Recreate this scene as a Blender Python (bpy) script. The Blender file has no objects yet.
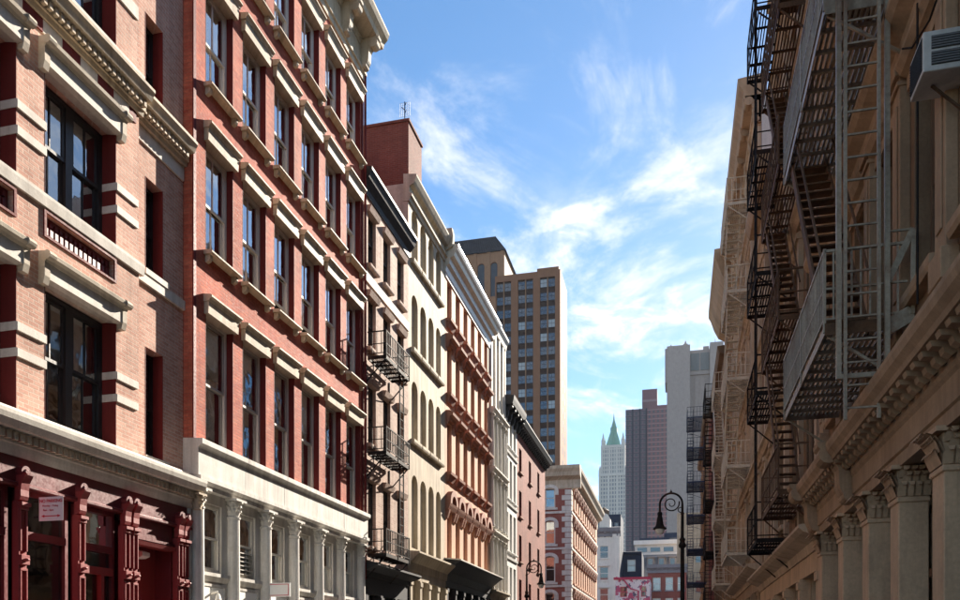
import bpy, bmesh, math, random
from mathutils import Vector, Matrix
random.seed(7)
R_ = math.radians
scene = bpy.context.scene
COL = scene.collection

# ------------------------------------------------------------------ camera, sky, sun, exposure
cam_data = bpy.data.cameras.new('camera')
cam = bpy.data.objects.new('camera', cam_data)
COL.objects.link(cam)
cam.location = (0, 0, 1.6)
YAW = math.atan(197 / 800)
cam.rotation_euler = (R_(90), 0, YAW)
cam_data.sensor_width = 36
cam_data.lens = 36 * 800 / 960
cam_data.shift_y = 355 / 960
cam_data.clip_start = 0.1
cam_data.clip_end = 20000
scene.camera = cam

SUN_AZ, SUN_EL = 15.0, 26.6          # degrees: east of the street axis, above the horizon
sun_dir = Vector((math.sin(R_(SUN_AZ)) * math.cos(R_(SUN_EL)), math.cos(R_(SUN_AZ)) * math.cos(R_(SUN_EL)), math.sin(R_(SUN_EL))))
world = bpy.data.worlds.new('World')
scene.world = world
world.use_nodes = True
wt = world.node_tree
wt.nodes.clear()
def wn(t, **k):
    n = wt.nodes.new(t)
    for a, b in k.items(): setattr(n, a, b)
    return n
def wmath(op, a, b=None, c=None):
    n = wn('ShaderNodeMath', operation=op)
    for i, v in enumerate((a, b, c)):
        if v is None: continue
        if isinstance(v, (int, float)): n.inputs[i].default_value = v
        else: wt.links.new(v, n.inputs[i])
    return n.outputs[0]
sky = wn('ShaderNodeTexSky', sky_type='NISHITA', sun_disc=False)
sky.sun_elevation = R_(SUN_EL); sky.sun_rotation = R_(SUN_AZ)
sky.air_density = 1.0; sky.dust_density = 0.2; sky.ozone_density = 1.0; sky.altitude = 900
tc = wn('ShaderNodeTexCoord')
sep = wn('ShaderNodeSeparateXYZ'); wt.links.new(tc.outputs['Generated'], sep.inputs[0])
zz = wmath('ADD', wmath('MAXIMUM', sep.outputs[2], 0.0), 0.12)
px = wmath('DIVIDE', sep.outputs[0], zz); py = wmath('DIVIDE', sep.outputs[1], zz)
comb = wn('ShaderNodeCombineXYZ'); wt.links.new(px, comb.inputs[0]); wt.links.new(py, comb.inputs[1])
def cloud(scale, off, lo, hi, detail=9, rough=0.58, stretch=(1, 1, 1), dist=0.6):
    mp = wn('ShaderNodeMapping'); mp.inputs['Location'].default_value = off; mp.inputs['Scale'].default_value = stretch
    mp.inputs['Rotation'].default_value = (0, 0, R_(35))
    wt.links.new(comb.outputs[0], mp.inputs[0])
    nz = wn('ShaderNodeTexNoise'); nz.inputs['Scale'].default_value = scale; nz.inputs['Detail'].default_value = detail
    nz.inputs['Roughness'].default_value = rough; nz.inputs['Distortion'].default_value = dist
    wt.links.new(mp.outputs[0], nz.inputs['Vector'])
    mr = wn('ShaderNodeMapRange'); mr.interpolation_type = 'SMOOTHSTEP'
    mr.inputs[1].default_value = lo; mr.inputs[2].default_value = hi
    wt.links.new(nz.outputs[0], mr.inputs[0])
    return mr.outputs[0]
c1 = cloud(2.2, (18.0, 2.3, 0), 0.46, 0.66, rough=0.64)                        # broad thin veils
c2 = cloud(5.0, (1.4, 6.3, 0), 0.50, 0.70, rough=0.62, stretch=(1, 0.6, 1))   # combed wisps
c3 = cloud(0.9, (18.9, 13.0, 0), 0.40, 0.58, detail=5)               # where the clouds gather
veil = wmath('MULTIPLY', wmath('ADD', wmath('MULTIPLY', c1, 0.70), wmath('MULTIPLY', c2, 0.60)), wmath('ADD', wmath('MULTIPLY', c3, 0.50), 0.56))
c4 = cloud(7.5, (4.2, 9.1, 0), 0.36, 0.60, rough=0.62)               # broken edges
veil = wmath('MULTIPLY', veil, wmath('ADD', wmath('MULTIPLY', c4, 0.85), 0.35))
veil = wmath('MINIMUM', veil, 0.95)
mix = wn('ShaderNodeMix', data_type='RGBA')
wt.links.new(veil, mix.inputs[0]); 
SKYSAT = wn('ShaderNodeHueSaturation'); SKYSAT.inputs['Saturation'].default_value = 1.26; SKYSAT.inputs['Hue'].default_value = 0.498; SKYSAT.inputs['Value'].default_value = 0.80
wt.links.new(sky.outputs[0], SKYSAT.inputs['Color'])
wt.links.new(SKYSAT.outputs[0], mix.inputs[6])
mix.inputs[7].default_value = (5.0, 5.1, 5.2, 1)
bg = wn('ShaderNodeBackground'); bg.inputs[1].default_value = 0.068
wt.links.new(mix.outputs[2], bg.inputs[0])
wo = wn('ShaderNodeOutputWorld'); wt.links.new(bg.outputs[0], wo.inputs[0])

sd = bpy.data.lights.new('sun', 'SUN'); sd.energy = 5.0; sd.angle = R_(0.5); sd.color = (1.0, 0.90, 0.77)
sun = bpy.data.objects.new('sun', sd); COL.objects.link(sun)
sun.location = (30, 90, 60)
sun.rotation_euler = (-sun_dir).to_track_quat('-Z', 'Y').to_euler()

scene.view_settings.view_transform = 'Standard'
scene.view_settings.look = 'None'
scene.view_settings.gamma = 1.0
scene.view_settings.use_curve_mapping = False
scene.view_settings.exposure = 1.9
scene.render.engine = 'CYCLES'
scene.cycles.max_bounces = 6
scene.cycles.transparent_max_bounces = 12
scene.cycles.caustics_reflective = False; scene.cycles.caustics_refractive = False

# ------------------------------------------------------------------ materials
MATS = {}
def new_mat(name):
    m = bpy.data.materials.new(name); m.use_nodes = True
    nt = m.node_tree; nt.nodes.clear()
    out = nt.nodes.new('ShaderNodeOutputMaterial')
    MATS[name] = m
    return m, nt, out
def nd(nt, t, **k):
    n = nt.nodes.new(t)
    for a, b in k.items(): setattr(n, a, b)
    return n
def nmath(nt, op, a, b=None):
    n = nt.nodes.new('ShaderNodeMath'); n.operation = op
    for i, v in enumerate((a, b)):
        if v is None: continue
        if isinstance(v, (int, float)): n.inputs[i].default_value = v
        else: nt.links.new(v, n.inputs[i])
    return n.outputs[0]
def noise(nt, vec, scale, detail=4, rough=0.55):
    n = nt.nodes.new('ShaderNodeTexNoise'); n.inputs['Scale'].default_value = scale
    n.inputs['Detail'].default_value = detail; n.inputs['Roughness'].default_value = rough
    nt.links.new(vec, n.inputs['Vector']); return n.outputs[0]
def ramp(nt, fac, a, b, lo=0.3, hi=0.7):
    r = nt.nodes.new('ShaderNodeMapRange'); r.inputs[1].default_value = lo; r.inputs[2].default_value = hi
    r.inputs[3].default_value = a; r.inputs[4].default_value = b
    nt.links.new(fac, r.inputs[0]); return r.outputs[0]
def mixc(nt, fac, a, b, mode='MIX'):
    n = nt.nodes.new('ShaderNodeMix'); n.data_type = 'RGBA'; n.blend_type = mode
    for s, v in ((0, fac), (6, a), (7, b)):
        if isinstance(v, (int, float)): n.inputs[s].default_value = v
        elif isinstance(v, tuple): n.inputs[s].default_value = (*v[:3], 1)
        else: nt.links.new(v, n.inputs[s])
    return n.outputs[2]
def surface(name, col, rough=0.75, var=0.18, grain=0.10, streak=0.15, bump=0.25, bscale=40, spec=0.10, metal=0.0, dirt=None, dirt_amt=0.25, brick=None, mortar=None, bw=0.22, bh=0.075):
    m, nt, out = new_mat(name)
    geo = nd(nt, 'ShaderNodeNewGeometry'); P = geo.outputs['Position']
    s = nd(nt, 'ShaderNodeSeparateXYZ'); nt.links.new(P, s.inputs[0])
    u = nmath(nt, 'ADD', s.outputs[0], s.outputs[1])
    st = nd(nt, 'ShaderNodeCombineXYZ')
    nt.links.new(nmath(nt, 'MULTIPLY', u, 2.2), st.inputs[0]); nt.links.new(nmath(nt, 'MULTIPLY', s.outputs[2], 0.22), st.inputs[1])
    big = noise(nt, P, 0.7, 5, 0.6); fine = noise(nt, P, 22, 4, 0.65); strk = noise(nt, st.outputs[0], 1.6, 5, 0.6)
    base = col
    height = fine
    if brick:
        bv = nd(nt, 'ShaderNodeCombineXYZ'); nt.links.new(u, bv.inputs[0]); nt.links.new(s.outputs[2], bv.inputs[1])
        b = nd(nt, 'ShaderNodeTexBrick'); nt.links.new(bv.outputs[0], b.inputs['Vector'])
        b.inputs['Color1'].default_value = (*col, 1); b.inputs['Color2'].default_value = (*brick, 1)
        b.inputs['Mortar'].default_value = (*mortar, 1); b.inputs['Scale'].default_value = 1.0
        b.inputs['Brick Width'].default_value = bw; b.inputs['Row Height'].default_value = bh
        b.inputs['Mortar Size'].default_value = 0.009; b.inputs['Mortar Smooth'].default_value = 0.3; b.inputs['Bias'].default_value = 0.0
        base = b.outputs['Color']
        height = nmath(nt, 'ADD', nmath(nt, 'MULTIPLY', nmath(nt, 'SUBTRACT', 1.0, b.outputs['Fac']), 1.2), nmath(nt, 'MULTIPLY', fine, 0.5))
    k = nmath(nt, 'MULTIPLY', ramp(nt, big, 1 - var, 1 + var), ramp(nt, fine, 1 - grain, 1 + grain))
    k = nmath(nt, 'MULTIPLY', k, ramp(nt, strk, 1 - streak, 1 + streak * 0.5))
    cc = nd(nt, 'ShaderNodeCombineColor'); 
    for i in range(3): nt.links.new(k, cc.inputs[i])
    c = mixc(nt, 1.0, base, cc.outputs[0], 'MULTIPLY')
    if streak > 0.09:
        sv = nd(nt, 'ShaderNodeCombineXYZ')
        nt.links.new(nmath(nt, 'MULTIPLY', u, 5.5), sv.inputs[0]); nt.links.new(nmath(nt, 'MULTIPLY', s.outputs[2], 0.35), sv.inputs[1])
        run = ramp(nt, nmath(nt, 'MULTIPLY', noise(nt, sv.outputs[0], 1.0, 6, 0.65), ramp(nt, noise(nt, P, 0.55, 3), 0.7, 1.25)), 0, min(0.5, streak * 2.0), 0.52, 0.74)
        c = mixc(nt, run, c, mixc(nt, 1.0, c, (0.42, 0.38, 0.36), 'MULTIPLY'))
    if dirt:
        d = ramp(nt, noise(nt, P, 1.9, 7, 0.7), 0, dirt_amt, 0.5, 0.72)
        c = mixc(nt, d, c, dirt)
    p = nd(nt, 'ShaderNodeBsdfPrincipled')
    nt.links.new(c, p.inputs['Base Color']) if not isinstance(c, tuple) else None
    nt.links.new(ramp(nt, fine, max(0.05, rough - 0.12), min(1, rough + 0.12)), p.inputs['Roughness'])
    p.inputs['Specular IOR Level'].default_value = spec; p.inputs['Metallic'].default_value = metal
    if bump:
        bn = nd(nt, 'ShaderNodeBump'); bn.inputs['Strength'].default_value = bump; bn.inputs['Distance'].default_value = 0.01
        nt.links.new(height, bn.inputs['Height']); nt.links.new(bn.outputs[0], p.inputs['Normal'])
    nt.links.new(p.outputs[0], out.inputs[0])
    return m
def glass(name, tint, boost=1.6, base=0.03, wav=0.05, dark=None):
    m, nt, out = new_mat(name)
    geo = nd(nt, 'ShaderNodeNewGeometry')
    bn = nd(nt, 'ShaderNodeBump'); bn.inputs['Strength'].default_value = wav; bn.inputs['Distance'].default_value = 0.05
    nt.links.new(noise(nt, geo.outputs['Position'], 1.7, 2), bn.inputs['Height'])
    fr = nd(nt, 'ShaderNodeFresnel'); fr.inputs[0].default_value = 1.5
    gl = nd(nt, 'ShaderNodeBsdfGlossy'); gl.inputs['Roughness'].default_value = 0.03; nt.links.new(bn.outputs[0], gl.inputs['Normal'])
    gl.inputs['Color'].default_value = (0.92, 0.96, 1.0, 1)
    if dark:
        tr = nd(nt, 'ShaderNodeBsdfDiffuse'); tr.inputs[0].default_value = (*dark, 1)
    else:
        tr = nd(nt, 'ShaderNodeBsdfTransparent'); tr.inputs[0].default_value = (*tint, 1)
    mx = nd(nt, 'ShaderNodeMixShader')
    f = nmath(nt, 'MINIMUM', nmath(nt, 'ADD', nmath(nt, 'MULTIPLY', fr.outputs[0], boost), base), 1.0)
    nt.links.new(f, mx.inputs[0]); nt.links.new(tr.outputs[0], mx.inputs[1]); nt.links.new(gl.outputs[0], mx.inputs[2])
    nt.links.new(mx.outputs[0], out.inputs[0])
    return m
surface('brick_buff', (0.62, 0.385, 0.305), 0.85, 0.16, 0.16, 0.12, 0.5, brick=(0.50, 0.275, 0.215), mortar=(0.60, 0.48, 0.40), dirt=(0.3, 0.2, 0.16))
surface('brick_red', (0.50, 0.145, 0.090), 0.8, 0.2, 0.22, 0.2, 0.7, brick=(0.37, 0.085, 0.060), mortar=(0.36, 0.13, 0.09), dirt=(0.5, 0.25, 0.17), dirt_amt=0.3)
surface('red_paint', (0.26, 0.035, 0.035), 0.5, 0.15, 0.10, 0.15, 0.2, spec=0.45)
surface('maroon', (0.155, 0.022, 0.026), 0.42, 0.2, 0.12, 0.2, 0.15, spec=0.5)
surface('jamb_red', (0.155, 0.026, 0.024), 0.6, 0.15, 0.10, 0.15, 0.2)  # dark red trim; on the red building's jambs it carries their shade
surface('white_stone', (0.68, 0.64, 0.58), 0.7, 0.08, 0.08, 0.16, 0.25, dirt=(0.38, 0.33, 0.27), dirt_amt=0.4)
surface('cream_stone', (0.54, 0.48, 0.39), 0.7, 0.10, 0.08, 0.2, 0.25, dirt=(0.3, 0.25, 0.18), dirt_amt=0.4)
surface('cream_trim', (0.54, 0.455, 0.345), 0.65, 0.12, 0.10, 0.3, 0.3, dirt=(0.33, 0.25, 0.17), dirt_amt=0.5)
surface('sheet_metal', (0.60, 0.55, 0.46), 0.34, 0.08, 0.08, 0.2, 0.1, spec=0.6, dirt=(0.38, 0.32, 0.25), dirt_amt=0.4)
surface('white_paint', (0.64, 0.615, 0.57), 0.65, 0.10, 0.08, 0.26, 0.3, dirt=(0.46, 0.41, 0.35), dirt_amt=0.55)
surface('bright_white', (0.80, 0.79, 0.76), 0.5, 0.04, 0.04, 0.06, 0.1)
surface('sash_white', (0.72, 0.69, 0.62), 0.5, 0.06, 0.05, 0.1, 0.1)
surface('sash_grey', (0.42, 0.40, 0.36), 0.5, 0.08, 0.05, 0.1, 0.1)
surface('sash_black', (0.018, 0.018, 0.020), 0.4, 0.2, 0.1, 0.1, 0.1, spec=0.5)
surface('black_iron', (0.022, 0.019, 0.018), 0.8, 0.25, 0.2, 0.2, 0.3, spec=0.12, dirt=(0.10, 0.045, 0.022), dirt_amt=0.7)
surface('black_paint', (0.020, 0.020, 0.022), 0.6, 0.2, 0.1, 0.2, 0.2, spec=0.25)
surface('grey_iron', (0.36, 0.295, 0.215), 0.45, 0.2, 0.2, 0.3, 0.3, spec=0.5, dirt=(0.17, 0.075, 0.035), dirt_amt=0.95)
surface('rust_iron', (0.13, 0.075, 0.045), 0.7, 0.25, 0.25, 0.25, 0.4, dirt=(0.25, 0.11, 0.05), dirt_amt=0.5)
surface('tan_iron', (0.72, 0.61, 0.47), 0.6, 0.12, 0.12, 0.2, 0.2, dirt=(0.25, 0.14, 0.08), dirt_amt=0.4)
surface('navy_iron', (0.035, 0.045, 0.085), 0.5, 0.2, 0.2, 0.2, 0.2, dirt=(0.1, 0.07, 0.05), dirt_amt=0.3)
surface('pink_stucco', (0.50, 0.37, 0.30), 0.85, 0.15, 0.12, 0.25, 0.4, brick=(0.38, 0.25, 0.20), mortar=(0.52, 0.42, 0.36), dirt=(0.40, 0.28, 0.22), dirt_amt=0.4)
surface('tan_stone', (0.48, 0.41, 0.31), 0.8, 0.12, 0.1, 0.32, 0.3, dirt=(0.40, 0.31, 0.2), dirt_amt=0.45)
surface('tan_plaster', (0.50, 0.43, 0.34), 0.9, 0.2, 0.12, 0.25, 0.4, dirt=(0.3, 0.25, 0.2), dirt_amt=0.6)
surface('salmon', (0.58, 0.34, 0.23), 0.8, 0.1, 0.1, 0.2, 0.3, dirt=(0.45, 0.23, 0.15), dirt_amt=0.35)
surface('brownstone', (0.34, 0.165, 0.115), 0.75, 0.15, 0.1, 0.2, 0.3)
surface('maroon_brick', (0.27, 0.090, 0.065), 0.85, 0.2, 0.15, 0.15, 0.4, brick=(0.22, 0.068, 0.05), mortar=(0.24, 0.12, 0.095))
surface('rust_brick', (0.20, 0.062, 0.042), 0.85, 0.2, 0.15, 0.12, 0.5, brick=(0.15, 0.045, 0.032), mortar=(0.18, 0.10, 0.078), dirt=(0.14, 0.06, 0.05), dirt_amt=0.45)
surface('pale_grey_stone', (0.62, 0.59, 0.53), 0.75, 0.08, 0.08, 0.2, 0.25, dirt=(0.4, 0.36, 0.3), dirt_amt=0.35)
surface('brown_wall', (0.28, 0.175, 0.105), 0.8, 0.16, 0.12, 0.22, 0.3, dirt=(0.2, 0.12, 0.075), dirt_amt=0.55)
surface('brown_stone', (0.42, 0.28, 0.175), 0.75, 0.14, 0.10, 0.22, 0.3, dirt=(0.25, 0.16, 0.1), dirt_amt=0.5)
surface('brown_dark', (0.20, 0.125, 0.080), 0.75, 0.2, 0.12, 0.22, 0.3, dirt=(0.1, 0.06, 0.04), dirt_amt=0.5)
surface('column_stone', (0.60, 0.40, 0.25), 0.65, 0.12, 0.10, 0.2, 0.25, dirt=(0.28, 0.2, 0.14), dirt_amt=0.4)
surface('beige_far', (0.56, 0.415, 0.29), 0.8, 0.14, 0.1, 0.22, 0.3, dirt=(0.3, 0.2, 0.13), dirt_amt=0.5)
surface('roof_tar', (0.05, 0.05, 0.05), 0.9, 0.2, 0.2, 0.1, 0.3)
surface('interior_dark', (0.035, 0.032, 0.030), 0.9, 0.3, 0.1, 0.1, 0)  # near-black: the darkness of unlit rooms is put into the colour
surface('blind', (0.62, 0.60, 0.55), 0.8, 0.05, 0.03, 0.1, 0)
surface('curtain', (0.82, 0.82, 0.82), 0.9, 0.03, 0.03, 0.2, 0)
surface('ac_white', (0.62, 0.60, 0.56), 0.5, 0.08, 0.06, 0.2, 0.1, dirt=(0.25, 0.2, 0.15), dirt_amt=0.3)
surface('ac_dark', (0.06, 0.06, 0.06), 0.5, 0.1, 0.1, 0.1, 0.1)
surface('ac_grille', (0.20, 0.20, 0.20), 0.5, 0.1, 0.1, 0.1, 0.1)
surface('asphalt', (0.05, 0.05, 0.052), 0.9, 0.2, 0.3, 0.1, 0.5)
surface('concrete', (0.32, 0.31, 0.29), 0.85, 0.12, 0.15, 0.05, 0.3, dirt=(0.15, 0.14, 0.13), dirt_amt=0.5)
surface('granite_kerb', (0.30, 0.29, 0.28), 0.8, 0.12, 0.2, 0.05, 0.3)
surface('paint_yellow', (0.65, 0.45, 0.05), 0.7, 0.1, 0.15, 0.1, 0.2)
surface('paint_white_road', (0.7, 0.7, 0.68), 0.7, 0.1, 0.15, 0.1, 0.2)
surface('tower_brick', (0.28, 0.140, 0.085), 0.85, 0.06, 0.06, 0.08, 0.1)
surface('tower_dark', (0.050, 0.030, 0.027), 0.8, 0.1, 0.05, 0.05, 0.1)
surface('tower_stone', (0.33, 0.19, 0.115), 0.8, 0.08, 0.05, 0.1, 0.1)
surface('slate', (0.030, 0.032, 0.042), 0.6, 0.15, 0.1, 0.2, 0.1)
surface('far_white', (0.62, 0.61, 0.58), 0.8, 0.05, 0.03, 0.06, 0)
surface('far_window', (0.07, 0.09, 0.12), 0.4, 0.1, 0.05, 0.05, 0)
surface('far_window_pale', (0.27, 0.31, 0.35), 0.5, 0.1, 0.05, 0.05, 0)
surface('frame_dark', (0.10, 0.10, 0.11), 0.5, 0.1, 0.05, 0.05, 0)
surface('copper_green', (0.17, 0.37, 0.31), 0.7, 0.1, 0.05, 0.1, 0)
surface('purple_brick', (0.165, 0.100, 0.122), 0.85, 0.06, 0.04, 0.06, 0)
surface('purple_panel', (0.125, 0.108, 0.15), 0.8, 0.06, 0.04, 0.06, 0)
surface('pink_slab', (0.24, 0.185, 0.215), 0.8, 0.06, 0.04, 0.06, 0)
surface('long_grey', (0.40, 0.345, 0.325), 0.85, 0.05, 0.03, 0.10, 0)
surface('long_vent', (0.20, 0.22, 0.23), 0.85, 0.05, 0.03, 0.05, 0)
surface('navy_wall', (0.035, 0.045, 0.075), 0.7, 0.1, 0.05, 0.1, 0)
surface('grey_blue', (0.30, 0.32, 0.35), 0.7, 0.1, 0.05, 0.1, 0)
surface('cornice_grey', (0.26, 0.26, 0.28), 0.7, 0.1, 0.05, 0.1, 0)
surface('brick_far', (0.30, 0.085, 0.065), 0.85, 0.12, 0.1, 0.08, 0.2, brick=(0.25, 0.07, 0.055), mortar=(0.35, 0.2, 0.16))
surface('mural_pink', (0.55, 0.09, 0.16), 0.7, 0.1, 0.05, 0.1, 0)
surface('brass', (0.45, 0.28, 0.12), 0.4, 0.1, 0.05, 0.1, 0, metal=0.8)
surface('lamp_glass', (0.80, 0.78, 0.72), 0.25, 0.03, 0.03, 0.02, 0)
surface('sign_white', (0.80, 0.80, 0.78), 0.45, 0.04, 0.03, 0.05, 0)
surface('sign_red', (0.55, 0.03, 0.05), 0.5, 0.04, 0.03, 0.05, 0)
surface('steel', (0.45, 0.46, 0.47), 0.4, 0.1, 0.08, 0.1, 0.1, metal=0.6)
glass('pane', (0.72, 0.80, 0.80), 3.6, 0.10, 0.12)
glass('pane_dark', (0.35, 0.40, 0.42), 1.8, 0.03, 0.08)
glass('pane_far', (0, 0, 0), 1.3, 0.05, 0.03, dark=(0.035, 0.042, 0.055))
glass('pane_pale', (0, 0, 0), 1.3, 0.05, 0.03, dark=(0.38, 0.39, 0.37))
glass('pane_store', (0.45, 0.52, 0.52), 2.0, 0.04, 0.06)
def mural(name):
    m, nt, out = new_mat(name)
    geo = nd(nt, 'ShaderNodeNewGeometry')
    n = noise(nt, geo.outputs['Position'], 0.55, 3, 0.6); n2 = noise(nt, geo.outputs['Position'], 1.3, 2, 0.5)
    c = mixc(nt, ramp(nt, n, 0, 1, 0.54, 0.57), (0.75, 0.73, 0.71), (0.50, 0.10, 0.18))
    c = mixc(nt, ramp(nt, n2, 0, 1, 0.58, 0.61), c, (0.12, 0.13, 0.19))
    p = nd(nt, 'ShaderNodeBsdfPrincipled'); p.inputs['Roughness'].default_value = 0.8
    nt.links.new(c, p.inputs['Base Color']); nt.links.new(p.outputs[0], out.inputs[0])
surface('cream_far', (0.80, 0.75, 0.66), 0.8, 0.05, 0.04, 0.1, 0)
mural('mural')

# ------------------------------------------------------------------ mesh helpers
class MB:
    def __init__(s): s.v = []; s.f = []; s.smooth = False
    def box(s, x0, x1, y0, y1, z0, z1):
        b = len(s.v)
        s.v += [(x0, y0, z0), (x1, y0, z0), (x1, y1, z0), (x0, y1, z0), (x0, y0, z1), (x1, y0, z1), (x1, y1, z1), (x0, y1, z1)]
        s.f += [(b, b+3, b+2, b+1), (b+4, b+5, b+6, b+7), (b, b+1, b+5, b+4), (b+1, b+2, b+6, b+5), (b+2, b+3, b+7, b+6), (b+3, b, b+4, b+7)]
        return s
    def face(s, *pts):
        b = len(s.v); s.v += [tuple(p) for p in pts]; s.f.append(tuple(range(b, b + len(pts)))); return s
    def loft(s, a, b_, cap=True):
        n = len(a); b = len(s.v); s.v += [tuple(p) for p in a] + [tuple(p) for p in b_]
        for i in range(n):
            j = (i + 1) % n; s.f.append((b+i, b+j, b+n+j, b+n+i))
        if cap: s.f.append(tuple(range(b+n-1, b-1, -1))); s.f.append(tuple(range(b+n, b+2*n)))
        return s
    def prof(s, x0, x1, pts):            # profile of (out, z) extruded along x
        return s.loft([(x0, -o, z) for o, z in pts], [(x1, -o, z) for o, z in pts])
    def profy(s, y0, y1, pts):           # profile of (x, z) extruded along y
        return s.loft([(x, y0, z) for x, z in pts], [(x, y1, z) for x, z in pts])
    def bar(s, p, q, w=0.03, h=None):
        p, q = Vector(p), Vector(q); h = h or w
        d = (q - p).normalized(); up = Vector((0, 0, 1)) if abs(d.z) < 0.95 else Vector((0, 1, 0))
        a = d.cross(up).normalized(); c = a.cross(d).normalized(); a *= w / 2; c *= h / 2
        return s.loft([p-a-c, p+a-c, p+a+c, p-a+c], [q-a-c, q+a-c, q+a+c, q-a+c])
    def tube(s, pts, rad, n=8):
        rings = []
        pts = [Vector(p) for p in pts]
        for i, p in enumerate(pts):
            d = (pts[min(i+1, len(pts)-1)] - pts[max(i-1, 0)]).normalized()
            up = Vector((0, 1, 0)) if abs(d.y) < 0.9 else Vector((1, 0, 0))
            a = d.cross(up).normalized(); c = a.cross(d)
            r = rad[i] if isinstance(rad, (list, tuple)) else rad
            rings.append([p + a * r * math.cos(2*math.pi*k/n) + c * r * math.sin(2*math.pi*k/n) for k in range(n)])
        b = len(s.v)
        for r in rings: s.v += [tuple(q) for q in r]
        for i in range(len(rings) - 1):
            for k in range(n):
                l = (k + 1) % n; s.f.append((b+i*n+k, b+i*n+l, b+(i+1)*n+l, b+(i+1)*n+k))
        s.f.append(tuple(b + k for k in range(n - 1, -1, -1))); s.f.append(tuple(b + (len(rings)-1)*n + k for k in range(n)))
        return s
    def lathe(s, cx, cy, prof, n=12):     # prof of (r, z)
        return s.tube([(cx, cy, z) for r, z in prof], [max(r, 0.002) for r, z in prof], n) if all(prof[i+1][1] > prof[i][1] for i in range(len(prof)-1)) else s._lathe(cx, cy, prof, n)
    def _lathe(s, cx, cy, prof, n):
        b = len(s.v)
        for r, z in prof: s.v += [(cx + r*math.cos(2*math.pi*k/n), cy + r*math.sin(2*math.pi*k/n), z) for k in range(n)]
        for i in range(len(prof)-1):
            for k in range(n):
                l = (k+1) % n; s.f.append((b+i*n+k, b+i*n+l, b+(i+1)*n+l, b+(i+1)*n+k))
        return s
    def mesh(s, name):
        me = bpy.data.meshes.new(name); me.from_pydata(s.v, [], s.f); me.update()
        bm = bmesh.new(); bm.from_mesh(me); bmesh.ops.recalc_face_normals(bm, faces=bm.faces); bm.to_mesh(me); bm.free()
        return me
def put(name, me, mat, parent=None, loc=(0, 0, 0), rz=0.0):
    if isinstance(me, MB):
        me = me.mesh(name)
    if mat and not me.materials: me.materials.append(MATS[mat])
    o = bpy.data.objects.new(name, me); COL.objects.link(o)
    o.parent = parent; o.location = loc
    if rz: o.rotation_euler = (0, 0, rz)
    return o
CACHE = {}
def cached(key, fn, mat):
    k = (key, mat)
    if k not in CACHE:
        me = fn().mesh(key[0]); me.materials.append(MATS[mat]); CACHE[k] = me
    return CACHE[k]
def thing(name, label, cat, loc, rz=0.0, group=None):
    o = bpy.data.objects.new(name, None); COL.objects.link(o)
    o.empty_display_size = 0.3; o.location = loc; o.rotation_euler = (0, 0, rz)
    o['label'] = label; o['category'] = cat
    if group: o['group'] = group
    return o
def tag(o, label, cat, group=None):
    o['label'] = label; o['category'] = cat
    if group: o['group'] = group
    return o
def stuff(o): o['kind'] = 'stuff'; return o
def struct(name, mb, mat):
    o = put(name, mb, mat); o['kind'] = 'structure'; return o
def bevel(o, w=0.012, seg=1):
    m = o.modifiers.new('bevel', 'BEVEL'); m.width = w; m.segments = seg; m.limit_method = 'ANGLE'; m.angle_limit = R_(40); return o

# ---- walls with openings.  opening = (x0, x1, z0, z1) or (x0, x1, z0, z1, rise) with an arched head
def wall_mesh(x0, x1, z0, z1, ops, reveal=0.2, y=0.0):
    mb = MB()
    xs = sorted({x0, x1, *[o[0] for o in ops], *[o[1] for o in ops]}); zs = sorted({z0, z1, *[o[2] for o in ops], *[o[3] for o in ops]})
    xs = [x for x in xs if x0 - 1e-6 <= x <= x1 + 1e-6]; zs = [z for z in zs if z0 - 1e-6 <= z <= z1 + 1e-6]
    for i in range(len(xs) - 1):
        run = None
        for j in range(len(zs) - 1):
            cx, cz = (xs[i] + xs[i+1]) / 2, (zs[j] + zs[j+1]) / 2
            hole = any(o[0] < cx < o[1] and o[2] < cz < o[3] for o in ops)
            if hole:
                if run is not None: mb.face((xs[i], y, run), (xs[i+1], y, run), (xs[i+1], y, zs[j]), (xs[i], y, zs[j])); run = None
            elif run is None: run = zs[j]
        if run is not None: mb.face((xs[i], y, run), (xs[i+1], y, run), (xs[i+1], y, zs[-1]), (xs[i], y, zs[-1]))
    for o in ops:
        a, b, c, d = o[:4]; r = y + reveal
        mb.face((a, y, c), (b, y, c), (b, r, c), (a, r, c))
        if len(o) == 5:
            rise = o[4]; n = 8; m = (a + b) / 2; w = (b - a) / 2
            arc = [(m - w * math.cos(math.pi * k / n), d - rise + rise * math.sin(math.pi * k / n)) for k in range(n + 1)]
            mb.face((a, y, c), (a, r, c), (a, r, d - rise), (a, y, d - rise)); mb.face((b, y, c), (b, y, d - rise), (b, r, d - rise), (b, r, c))
            for k in range(n):
                p, q = arc[k], arc[k+1]
                mb.face((p[0], y, p[1]), (p[0], r, p[1]), (q[0], r, q[1]), (q[0], y, q[1]))
                mb.face((p[0], y, p[1]), (q[0], y, q[1]), (q[0], y, d), (p[0], y, d))
        else:
            mb.face((a, y, c), (a, r, c), (a, r, d), (a, y, d)); mb.face((b, y, c), (b, y, d), (b, r, d), (b, r, c)); mb.face((a, y, d), (a, r, d), (b, r, d), (b, y, d))
    return mb
def flat(name, mb, mat, parent):          # keeps the face winding given (single sheets)
    me = bpy.data.meshes.new(name); me.from_pydata(mb.v, [], mb.f); me.update(); me.materials.append(MATS[mat])
    o = bpy.data.objects.new(name, me); COL.objects.link(o); o.parent = parent; return o
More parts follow.
